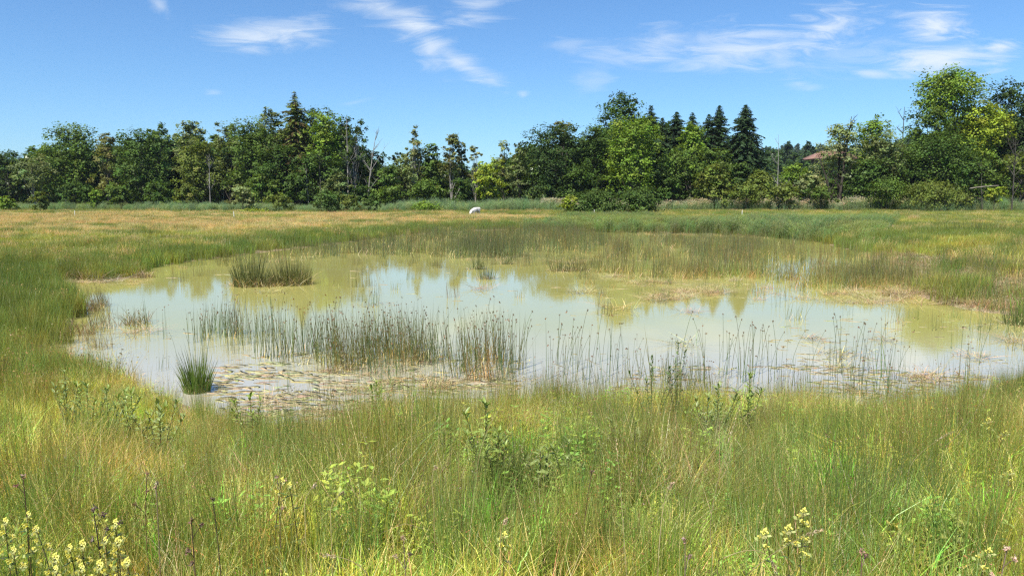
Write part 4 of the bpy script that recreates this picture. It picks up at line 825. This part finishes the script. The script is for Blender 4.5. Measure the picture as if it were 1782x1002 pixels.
# ------------------------------------------------------------------ grazing cow
def cow():
    X, Y = at(827, 379, .25); Y *= 1.05; X *= 1.05; gz = g1(X, Y)
    J_ = [('pel', (.55, 0, 1.12), .34), ('mid', (.05, 0, 1.08), .37), ('sho', (-.48, 0, 1.05), .33), ('nk', (-.80, 0, .92), .21), ('nk2', (-1.02, 0, .66), .17), ('hd', (-1.14, 0, .42), .14), ('mz', (-1.20, 0, .2), .085),
          ('rump', (.80, 0, 1.10), .25), ('t1', (.98, 0, 1.05), .05), ('t2', (1.02, 0, .7), .03), ('t3', (1.02, 0, .4), .045)]
    names = [j[0] for j in J_]; ed = [('pel', 'mid'), ('mid', 'sho'), ('sho', 'nk'), ('nk', 'nk2'), ('nk2', 'hd'), ('hd', 'mz'), ('pel', 'rump'), ('rump', 't1'), ('t1', 't2'), ('t2', 't3')]
    for s in (-1, 1):
        for nm, par, pts in (('h%d' % s, 'rump', [((.70, .2 * s, .80), .17), ((.80, .2 * s, .48), .085), ((.72, .2 * s, .22), .06), ((.70, .2 * s, .0), .07)]), ('f%d' % s, 'sho', [((-.52, .18 * s, .72), .13), ((-.50, .17 * s, .40), .075), ((-.52, .17 * s, .2), .055), ((-.54, .17 * s, .0), .065)])):
            p = par
            for i, (c, r) in enumerate(pts): k = nm + str(i); J_.append((k, c, r)); ed.append((p, k)); p = k
        J_.append(('e%d' % s, (-1.0, .26 * s, .56), .045)); ed.append(('nk2', 'e%d' % s))
    names = [j[0] for j in J_]; me = bpy.data.meshes.new('grazing_cow'); me.from_pydata([j[1] for j in J_], [(names.index(a), names.index(b)) for a, b in ed], [])
    o = link('grazing_cow', me, None, (X, Y, gz), rad(52), .85); md = o.modifiers.new('skin', 'SKIN'); sv_ = me.skin_vertices[0].data
    for i, j in enumerate(J_): sv_[i].radius = (j[2], j[2])
    sv_[0].use_root = True; md.use_smooth_shade = True; o.modifiers.new('smooth', 'SUBSURF').levels = 2; o.modifiers['smooth'].render_levels = 2
    m = bpy.data.materials.new('white_hide'); m.use_nodes = True; t = m.node_tree; p = t.nodes['Principled BSDF']; p.inputs['Roughness'].default_value = .8
    n_ = N(t, 'ShaderNodeTexNoise', inp={'Scale': 3.0}); r_ = N(t, 'ShaderNodeValToRGB'); r_.color_ramp.elements[0].color = (.52, .47, .40, 1); r_.color_ramp.elements[1].color = (.72, .69, .63, 1); L(t, n_.outputs[0], r_.inputs[0]); L(t, r_.outputs[0], p.inputs['Base Color'])
    me.materials.append(m); tag(o, 'white cow grazing head down at the edge of the reeds', 'cow')
cow()

# ------------------------------------------------------------------ marker stakes
pb = MB(); tube(pb, [(0, 0, -.2), (0, 0, .55), (0, 0, 1.0)], [.035, .035, .033], (.75, .72, .62), 8); tube(pb, [(0, 0, 1.0), (0, 0, 1.004)], [.033, .001], (.75, .72, .62), 8); pm0 = pb.mesh('marker_stake', M_SOLID)
for px, py, lab in ((131, 379, 'pale marker stake, leftmost, in the tan meadow'), (408, 380, 'pale marker stake in the meadow below the pale silvery bush'), (1034, 376, 'pale marker stake just below the dark twin bushes'), (1291, 377, 'pale marker stake in the green meadow below the largest spruce')):
    x, y, z = on_ground(px, py + 3); o = link('marker_stake', pm0, None, (x, y, z), U(0, 6)); o.rotation_euler[0] = RNG.normal(0, .04); tag(o, lab, 'stake', 'marker stakes in the meadow')

# ------------------------------------------------------------------ tussocks
def tussock_mesh(n, r, h, w, col, lean, dead=.2, tipc=(.13, .14, .045)):
    mb = MB(); b = disc(n, r); az = np.arctan2(b[:, 1], b[:, 0]) + RNG.normal(0, .4, n); q = np.hypot(b[:, 0], b[:, 1]) / r
    ribbons(mb, b, U(.35, 1, n) * h * (1.1 - .5 * q * q), q * lean * U(.6, 1.3, n) + .03, az, w, J(n, col, .16), 4, 1.5, tip=J(n, tipc)); k = int(n * dead)
    if k: ribbons(mb, disc(k, r * 1.15), U(.1, .45, k) * h, U(.4, 1.6, k), ua(k), w, J(k, STRAW, .22), 3, 1.2, droop=U(0, .5, k))
    return mb.mesh('tussock', M_PLANT)
def litter_mesh(n, r, w=.012):
    mb = MB(); b = disc(n, r); b[:, 1] *= .6; b[:, 2] = U(.005, .04, n); ribbons(mb, b, U(.02, .14, n), U(1, 7, n), ua(n), w, J(n, (.42, .32, .18), .2), 2, 1.1, droop=.3); return mb.mesh('dead_leaves', M_PLANT)
tus = [ # px, py(base), radius m, height m, stems, colour, label
    (343, 690, .18, .76, 380, (.135, .23, .04), .36, .05, 'lone bright green tussock at the near left shore'),
    (438, 516, .55, 1.25, 460, (.125, .14, .045), .28, .5, 'left clump of the rush island in the left pond'),
    (508, 513, .62, 1.1, 560, (.14, .14, .045), .28, .5, 'right clump of the rush island in the left pond'),
    (470, 516, .4, .55, 200, (.17, .15, .06), .4, .8, 'low middle clump of the rush island in the left pond'),
    (830, 484, .28, .80, 70, (.115, .145, .05), .4, .25, 'small tuft in mid pond, leftmost of the three little ones'),
    (848, 503, .28, .75, 80, (.11, .145, .055), .3, .5, 'small tuft in mid pond nearest to the camera'),
    (882, 474, .25, .75, 60, (.115, .145, .05), .3, .3, 'small tuft in mid pond, upright beside the others'),
    (972, 488, .35, .8, 80, (.13, .14, .05), .5, .5, 'leaning tuft with floating litter right of mid pond'),
    (1004, 487, .5, .75, 120, (.15, .14, .06), .5, .6, 'ragged tuft beside the leaning tuft in mid pond'),
    (1775, 580, .32, .72, 190, (.10, .14, .04), .25, .3, 'dense dark rush tussock at the right edge of the pond'),
    (980, 704, .2, .35, 150, (.13, .2, .04), .5, .1, 'short green tussock on the near shore in the middle'),
    (55, 468, .5, .8, 200, (.11, .16, .035), .5, .1, 'dark sedge tussock on the left bank meadow'),
    (18, 465, .35, .6, 160, (.12, .18, .04), .5, .1, 'small sedge tussock at the left edge of the meadow'),
    (1690, 410, 2.2, 1.3, 700, (.12, .14, .04), .5, .0, 'dark rounded sedge hummock in the right meadow'),
]
for px, py, r, h, n, col, ln, dd, lab in tus:
    x, y, z = on_ground(px, py); z = max(z, 0); o = link('rush_tussock', tussock_mesh(n, r, h, .007 + y * .00028, col, ln, dd), None, (x, y, z)); tag(o, lab, 'tussock', 'rush tussocks')
    if dd >= .25: link('dead_leaves', litter_mesh(60, r * 1.5, .008 + y * .0003), o)
# pale dead sedge stools on the left shore
for px, py, lab in ((118, 487, 'pale dead sedge stool, leftmost on the left shore'), (162, 487, 'pale dead sedge stool right of the leftmost one'), (212, 476, 'pale dead sedge stool at the green shore corner'), (252, 496, 'dead stalk stool floating off the left shore'), (145, 545, 'brown dead sedge stool on the left bank'), (135, 585, 'brown dead sedge stool, lower one on the left bank'), (1655, 530, 'dead stalk stool on the right silt spit'), (1560, 524, 'dead stalk stool in the right shallows'), (235, 578, 'little heap of dead stalks in the left shallows')):
    x, y, z = on_ground(px, py); z = max(z, 0); r = .35; mb = MB(); k = 120; ribbons(mb, disc(k, r), U(.1, .5, k), U(.1, 1.2, k), ua(k), .007 + y * .0003, J(k, (.42, .34, .22) if 'pale' in lab else (.27, .2, .11), .2), 3, 1.3, droop=U(0, .5, k))
    o = link('dead_sedge', mb.mesh('dead_sedge', M_PLANT), None, (x, y, z)); tag(o, lab, 'dead sedge', 'dead sedge stools')

# ------------------------------------------------------------------ single tall rushes with brown heads
def rush_proto(h, lean, kink):
    root = MB(); P = bez((0, 0, -.15), (lean * .2, 0, h * .55), (lean, kink, h), 7); tube(root, P, np.linspace(.0043, .0024, 7), J(1, (.15, .20, .09), .15)[0], 5)
    hm = MB(); k = 18; c = P[5] * .12 + P[6] * .88; leaves(hm, c + RNG.normal(0, .007, (k, 3)) * [1, 1, 1.5] + [.006, 0, 0], RNG.normal(size=(k, 3)), U(.010, .022, k), J(k, (.17, .08, .032), .2), aspect=.55)
    return root.mesh('rush_stem', M_PLANT), hm.mesh('seed_head', M_PLANT)
protos = [rush_proto(*a) for a in ((.9, .05, .02), (1.0, .16, .0), (.8, -.1, .03), (.95, .28, .0), (.7, .02, -.03), (.85, -.04, .0))]
cnt = 0
cc_ = U(890, 1770, 26); spots = [(RNG.choice(cc_) + RNG.normal(0, 16), U(626, 670)) for _ in range(95)] + [(U(640, 900), U(618, 660)) for _ in range(55)] + [(U(250, 640), U(580, 640)) for _ in range(35)] + [(RNG.normal(1205, 40), U(640, 672)) for _ in range(12)] + [(RNG.normal(1315, 25), U(640, 672)) for _ in range(14)] + [(RNG.normal(1525, 28), U(640, 676)) for _ in range(16)]
for px, py in spots:
    x, y = at(px, py); st, hd_ = protos[int(RNG.integers(0, 6))]; s = U(.45, 1.05) * (1 if py < 650 else .95)
    o = link('tall_rush', st, None, (x, y, max(0, g1(x, y))), RNG.normal(0, .7) + (math.pi if U() < .2 else 0), s); link('seed_head', hd_, o)
    tag(o, 'single tall rush stem with a brown head standing in the near water', 'rush', 'tall rushes in the near shallows')

# ------------------------------------------------------------------ foreground plants
def leaf_mesh(l, w, col):
    mb = MB(); t = np.linspace(0, 1, 5); wd = w * np.sin(np.clip(t, .03, .97) * math.pi) ** .8; z = -.25 * l * t ** 2 + .0
    V = [];  
    for i in range(5): V += [(t[i] * l, -wd[i] / 2, z[i] + wd[i] * .18), (t[i] * l, 0, z[i]), (t[i] * l, wd[i] / 2, z[i] + wd[i] * .18)]
    Q = []
    for i in range(4):
        for j in range(2): a = i * 3 + j; Q.append([a, a + 1, a + 4, a + 3])
    mb.add(V, Q, col); return mb.mesh('leaf', M_PLANT)
LEAFS = {k: [leaf_mesh(l, w, np.array(c) * s) for l, w, s in ((.075, .024, 1), (.06, .02, 1.15), (.085, .026, .9))] for k, c in dict(light=(.26, .34, .075), silver=(.26, .32, .10), dark=(.12, .19, .05)).items()}
def sapling(px, ytop, D, stems, pal, label, spread=.14, step=.032, lscale=1.0, low=.35, cat='sapling'):
    X, Y, zt = at_depth(px, ytop, D); gz = g1(X, Y); H = max(.3, zt - gz); root = tag(empty('willow_sapling', (X, Y, gz)), label, cat, 'leafy saplings on the near bank'); sm = MB(); spots_ = []
    for i in range(stems + 2):
        a = i * 2.4 + U(0, 1); hh = H * (1 if i == 0 else U(.6, .95)); e = (math.cos(a) * spread * (i > 0), math.sin(a) * spread * (i > 0), hh); P = bez((0, 0, -.05), (e[0] * .3, e[1] * .3, hh * .55), e, 9); tube(sm, P, np.linspace(.005, .0018, 9), (.10, .085, .04), 5)
        for z in np.arange(hh * low, hh, step):
            q = z / hh * 8; j = min(int(q), 7); spots_.append((P[j] * (1 - q + j) + P[j + 1] * (q - j), z / hh))
        spots_.append((P[8], 1.0))
    link('stem', sm.mesh('stem', M_PLANT, True), root); aa = 0
    for p, f in spots_:
        for _ in range(3 if f > .97 else 2):
            aa += 2.4; o = link('leaf', LEAFS[pal][int(RNG.integers(0, 3))], root, p, 0, lscale * U(.7, 1.15)); o.rotation_euler = (RNG.normal(0, .35), -U(.25, 1.0) - .35 * (f > .9), aa + RNG.normal(0, .3))
for a in ((845, 705, 4.9, 4, 'light', 'fresh green leafy sapling in the centre of the near bank', .16), (868, 752, 4.7, 3, 'light', 'small bright sapling right below the central one', .12), (990, 770, 4.6, 2, 'silver', 'small pale leaved shoot right of the central sapling', .1), (940, 785, 4.5, 2, 'silver', 'tiny pale shoot between the central sapling and its right neighbour', .1),
          (1065, 735, 5.4, 4, 'silver', 'pale sapling in the dry grass right of centre', .2), (1105, 738, 5.3, 3, 'silver', 'second pale sapling in the dry grass, just to the right', .16), (1250, 675, 6.6, 4, 'silver', 'silvery leaved sapling on the shore crest', .2), (1305, 652, 6.8, 3, 'light', 'light green shoot at the water edge right of the silvery sapling', .12), (1232, 690, 6.3, 3, 'silver', 'low silvery shoot left of the crest sapling', .14),
          (1135, 622, 7.6, 4, 'dark', 'dark leaved bushy sapling standing before the water', .26), (1180, 598, 7.8, 3, 'dark', 'slender dark sapling right of the bushy one', .1), (112, 648, 7.6, 3, 'silver', 'grey leaved tall shoot on the left bank', .12), (150, 672, 7.0, 4, 'light', 'pale leafy shoots on the left bank, first group', .22), (185, 680, 6.6, 5, 'silver', 'pale leafy shoots on the left bank, broad middle group', .28), (228, 685, 6.6, 5, 'light', 'pale leafy shoots on the left bank, right group by the water', .28), (275, 702, 6.2, 4, 'silver', 'low pale shoots below the bright green tussock', .2),
          (655, 668, 7.2, 1, 'light', 'single light shoot at the tan shallows', .05), (720, 690, 6.8, 3, 'silver', 'pale shoot left of centre on the shore', .12), (435, 690, 7.0, 3, 'light', 'yellow green leafy plant right of the bright tussock', .16)):
    px, yt, D, st, pal, lab, sp = a; sapling(px, yt, D, st, pal, lab, sp, low=.3, lscale=.62 if pal == 'dark' else (.82 if pal == 'silver' else .9) if D > 5 else .8)

# yellow rattle in flower
def flower_mesh(s):
    mb = MB(); k = 10; c = RNG.normal(0, .005 * s, (k, 3)); leaves(mb, c, RNG.normal(size=(k, 3)) + [0, -.6, .5], U(.008, .017, k) * s, J(k, (.80, .74, .16), .08), aspect=.7, fold=.3)
    leaves(mb, RNG.normal(0, .008 * s, (5, 3)) - [0, 0, .006], RNG.normal(size=(5, 3)), U(.014, .022, 5) * s, J(5, (.42, .44, .16), .1), aspect=.7); return mb.mesh('flower', M_PLANT)
FL = [flower_mesh(1.08) for _ in range(4)]
def rattle(px, ytop, D, nfl, label):
    X, Y, zt = at_depth(px, ytop, D); gz = g1(X, Y); H = max(.2, zt - gz); root = tag(empty('yellow_rattle', (X, Y, gz)), label, 'flower', 'yellow flowers on the near bank'); mb = MB(); l_ = RNG.normal(0, .05, 2)
    P = bez((0, 0, -.03), (l_[0] * .3, l_[1] * .3, H * .6), (l_[0], l_[1], H), 8); P[:, :2] -= P[-1, :2]; tube(mb, P, np.linspace(.0028, .0015, 8), (.10, .09, .04), 5)
    for z in np.linspace(.35, .9, 6):
        j = int(z * 7); a = ua(2); d = np.stack([np.cos(a), np.sin(a), np.full(2, .5)], 1); leaves(mb, P[j] + d * .018, np.tile([0, 0, 1.], (2, 1)) + d * .2, .045, J(2, (.13, .17, .04)), axis=d, aspect=.3)
    link('stem', mb.mesh('stem', M_PLANT, True), root)
    for i in range(nfl):
        f = i / max(1, nfl - 1); q = (1 - .32 * f * min(1, nfl / 9)) * 7; j = min(int(q), 6); p = P[j] * (1 - q + j) + P[j + 1] * (q - j); a = i * 2.1; rr = .004 + .016 * min(1, f * 2)
        o = link('flower', FL[i % 4], root, p + np.array([math.cos(a) * rr, math.sin(a) * rr, 0]), a, U(.75, 1.15))
for px, yt, D, nf, lab in ((8, 905, 2.7, 7, 'yellow flower spike at the left edge'), (48, 893, 2.65, 9, 'cream flower spike, second from the left edge'), (62, 918, 2.6, 7, 'yellow flower spike just right of the cream one'), (22, 955, 2.5, 5, 'deep yellow flower low near the left edge'), (95, 968, 2.4, 5, 'bright yellow flower at the bottom between two spikes'), (120, 950, 2.45, 10, 'cream yellow spike, middle of the lower left flowers'), (142, 945, 2.5, 8, 'pale spike close right of the middle one'), (200, 908, 2.6, 6, 'small yellow spike above the tall right one'), (182, 938, 2.5, 6, 'pale yellow flower beside the dark dry stalk'), (204, 940, 2.5, 13, 'tall yellow flower spike, largest at the lower left'), (220, 975, 2.42, 5, 'yellow flower head right of the largest spike'), (172, 980, 2.4, 5, 'yellow flower head left of the largest spike'), (95, 988, 2.3, 4, 'yellow flower at the bottom edge below the cream spikes'), (140, 985, 2.3, 4, 'yellow flower at the bottom edge below the middle spike'),
                           (1398, 888, 2.75, 10, 'yellow green flower spike at the lower right'), (1372, 918, 2.7, 5, 'small yellow flowers left of the lower right spike'), (1330, 925, 2.7, 3, 'single yellow flower left of the lower right spike'), (877, 928, 2.75, 4, 'yellow flower at the bottom centre'), (490, 835, 3.2, 4, 'pair of yellow blossoms left of centre'), (503, 842, 3.2, 2, 'lone yellow blossom right of the pair'), (1720, 730, 4.8, 3, 'small yellow flower at the right edge of the bank'), (1750, 752, 4.7, 4, 'yellow flower cluster at the right edge of the bank'), (1757, 820, 3.8, 3, 'yellow flower low at the right edge'), (1720, 958, 2.5, 3, 'pale yellow flower in the bottom right corner')):
    rattle(px, yt, D, nf, lab)

# dry stalks with dark seed heads
def dry_stalk(px0, px1, ytop, D, col, heads, label, hs=.012, r=.0032):
    X, Y, zt = at_depth(px1, ytop, D); Xb = at_depth(px0, ytop, D)[0]; gz = g1(Xb, Y); H = zt - gz; root = tag(empty('dry_stalk', (Xb, Y, gz)), label, 'dry stalk', 'dry stalks on the near bank'); mb = MB()
    P = bez((0, 0, -.03), (U(-.02, .02), 0, H * .6), (X - Xb, 0, H), 9); tube(mb, P, np.linspace(r, r * .5, 9), col, 6); ends = [P[8]]
    for i in range(heads - 1):
        j = int(RNG.integers(5, 8)); a = ua(1)[0]; l = U(.03, .07); e = P[j] + [math.cos(a) * l, math.sin(a) * l, l * 1.2]; tube(mb, [P[j], (P[j] + e) / 2 + [0, 0, .004], e], [r * .5, r * .4, r * .35], col, 5); ends.append(e)
    link('stem', mb.mesh('stem', M_PLANT, True), root)
    for e in ends:
        hm = MB(); k = 22; leaves(hm, RNG.normal(0, hs * .35, (k, 3)), RNG.normal(size=(k, 3)), U(.7, 1.3, k) * hs, J(k, np.array(col) * 1.5 + np.array((.05, .035, .015)), .15), aspect=.5); link('seed_head', hm.mesh('seed_head', M_PLANT), root, e)
for a in ((182, 162, 884, 2.5, (.075, .05, .045), 5, 'tall dark dry stalk among the yellow flowers'), (340, 333, 905, 2.5, (.10, .06, .045), 4, 'dark dry stalk right of the yellow flowers'), (380, 370, 868, 2.8, (.09, .07, .045), 1, 'thin dark stalk leaning right of the dry stalks'), (268, 272, 840, 2.9, (.26, .2, .12), 2, 'pale dry stalk with a thick stem'), (40, 40, 830, 3.0, (.13, .07, .05), 2, 'brown dry dock stalk near the left edge'), (250, 256, 824, 3.4, (.16, .09, .06), 3, 'brown stalk with reddish head above the pale dry stalk'), (1190, 1192, 938, 2.5, (.30, .2, .15), 3, 'pinkish seed spike at the bottom right of centre'), (1745, 1752, 955, 2.4, (.32, .22, .17), 4, 'pinkish seed spike in the bottom right corner'), (1502, 1500, 958, 2.4, (.25, .15, .11), 2, 'reddish seed spike at the lower right'), (702, 702, 935, 2.5, (.28, .2, .13), 3, 'tan seed spike at the bottom left of centre'), (1010, 1030, 820, 3.4, (.09, .05, .04), 1, 'small dark knot on a stem right of the green sedge'), (480, 482, 828, 3.2, (.24, .16, .12), 3, 'pinkish dry head beside the yellow pair')):
    dry_stalk(*a)

# long arching grass stalks
def stalk(p0, pm, p1, D0, D1, label, head=True, col=(.34, .28, .12), r=.0018):
    A = np.array(at_depth(*p0, D0)); B = np.array(at_depth(*pm, (D0 + D1) / 2)); E = np.array(at_depth(*p1, D1)); g = g1(A[0], A[1]); root = tag(empty('grass_stalk', (A[0], A[1], g)), label, 'grass stalk', 'long grass stalks on the near bank'); o_ = np.array([A[0], A[1], g])
    ctl = 2 * B - (A + E) / 2; P = bez(A - o_, ctl - o_, E - o_, 14); P = np.r_[[P[0] - [0, 0, max(.02, A[2] - g)]], P]; mb = MB(); tube(mb, P, np.linspace(r, r * .5, 15), col, 5); link('stem', mb.mesh('stem', M_PLANT, True), root)
    if head:
        hm = MB(); k = 46; q = U(11.2, 14, k); j = np.minimum(q.astype(int), 13); f = (q - j)[:, None]; c = P[j] * (1 - f) + P[j + 1] * f; leaves(hm, c + RNG.normal(0, .0035, (k, 3)), RNG.normal(size=(k, 3)), U(.008, .016, k), J(k, (.45, .36, .2), .15), axis=np.tile(P[14] - P[11], (k, 1)) + RNG.normal(0, .02, (k, 3)), aspect=.4); link('seed_head', hm.mesh('seed_head', M_PLANT), root)
for a in (((830, 850), (850, 745), (915, 658), 4.2, 4.8, 'straw coloured stalk leaning right past the central sapling'), ((1090, 1000), (1082, 880), (1072, 765), 2.6, 3.2, 'thick pale stalk standing right of centre'), ((1145, 990), (1155, 880), (1172, 840), 2.5, 2.8, 'curved tan stalk with drooping tip right of centre'), ((755, 870), (752, 830), (760, 812), 3.0, 3.1, 'pale drooping seed head left of the green sedge'), ((1300, 1000), (1365, 950), (1432, 920), 2.4, 2.6, 'long pale stalk slanting right at the lower right'), ((1250, 975), (1320, 958), (1352, 1000), 2.4, 2.4, 'bowed thin stalk at the bottom right'), ((1192, 870), (1255, 770), (1320, 705), 3.6, 5.2, 'long yellow stalk leaning towards the pond on the right'), ((1100, 720), (1060, 655), (1020, 625), 6.4, 6.6, 'arching stalk crossing the pale shallows'), ((710, 800), (770, 720), (835, 640), 4.6, 6.0, 'reddish stalk leaning right on the near shore'), ((530, 880), (535, 860), (550, 842), 2.9, 3.0, 'pale feathery seed head left of centre'), ((575, 890), (583, 868), (600, 855), 2.9, 3.0, 'pale feathery seed head right of the other feathery one'), ((870, 960), (873, 925), (882, 903), 2.6, 2.6, 'tan grass ear above the bottom centre flower'), ((1005, 700), (1000, 655), (960, 632), 6.4, 6.4, 'bent brown stalk at the silt left of the dark sapling'), ((1580, 830), (1600, 790), (1660, 750), 3.8, 4.2, 'slanting straw stalk at right of the bank'), ((1240, 960), (1246, 850), (1290, 700), 2.8, 4.5, 'tall straight straw stalk in front of the pond, right of centre'), ((640, 1000), (610, 975), (560, 965), 2.4, 2.4, 'pale blade bending left at the bottom'), ((1640, 780), (1690, 728), (1720, 670), 4.2, 5.6, 'dark knotty stalk on the right bank crest'), ((720, 850), (716, 770), (718, 690), 3.8, 4.4, 'brown upright stalk left of the central sapling')):
    stalk(*a)

# bright sedge tufts in the near grass
def sedge(px, ytop, D, n, r, col, label, w=.008, lean=.4):
    X, Y, zt = at_depth(px, ytop, D); gz = g1(X, Y); o = link('sedge_tuft', tussock_mesh(n, r, zt - gz, w, col, lean, .05, np.array(col) * 1.2), None, (X, Y, gz)); tag(o, label, 'sedge', 'sedge tufts on the near bank')
sedge(880, 790, 3.9, 90, .13, (.11, .21, .03), 'broad bladed bright green sedge at the centre of the near bank')
sedge(105, 750, 5.0, 80, .14, (.12, .2, .035), 'bright green sedge tuft on the left of the near bank', .006)
sedge(470, 905, 2.8, 70, .10, (.10, .19, .03), 'bright green low tuft near the bottom left', .006)
sedge(1120, 660, 7.4, 170, .3, (.13, .17, .03), 'yellow green tall tuft on the shore left of the dark sapling', .007, .3)
sedge(1090, 670, 7.2, 150, .25, (.12, .15, .03), 'olive tuft on the shore beside the yellow green one', .007, .3)
sedge(470, 700, 6.8, 120, .2, (.14, .19, .035), 'yellow green tuft at the shore right of the bright tussock', .007, .5)

# ------------------------------------------------------------------ summer haze over the marsh
hb = MB(); box(hb, (0, 1500, 54.5), (5600, 3900, 113), (1, 1, 1)); hzm = bpy.data.materials.new('haze_air'); hzm.use_nodes = True; t = hzm.node_tree; t.nodes.clear()
pv = N(t, 'ShaderNodeVolumePrincipled', inp={'Color': (.80, .90, 1.0, 1), 'Density': HAZE, 'Anisotropy': 0.2}); ho = N(t, 'ShaderNodeOutputMaterial'); L(t, pv.outputs[0], ho.inputs['Volume'])
tag(link('haze', hb.mesh('haze', hzm)), 'thin summer haze hanging over the marsh', 'haze', kind='stuff')
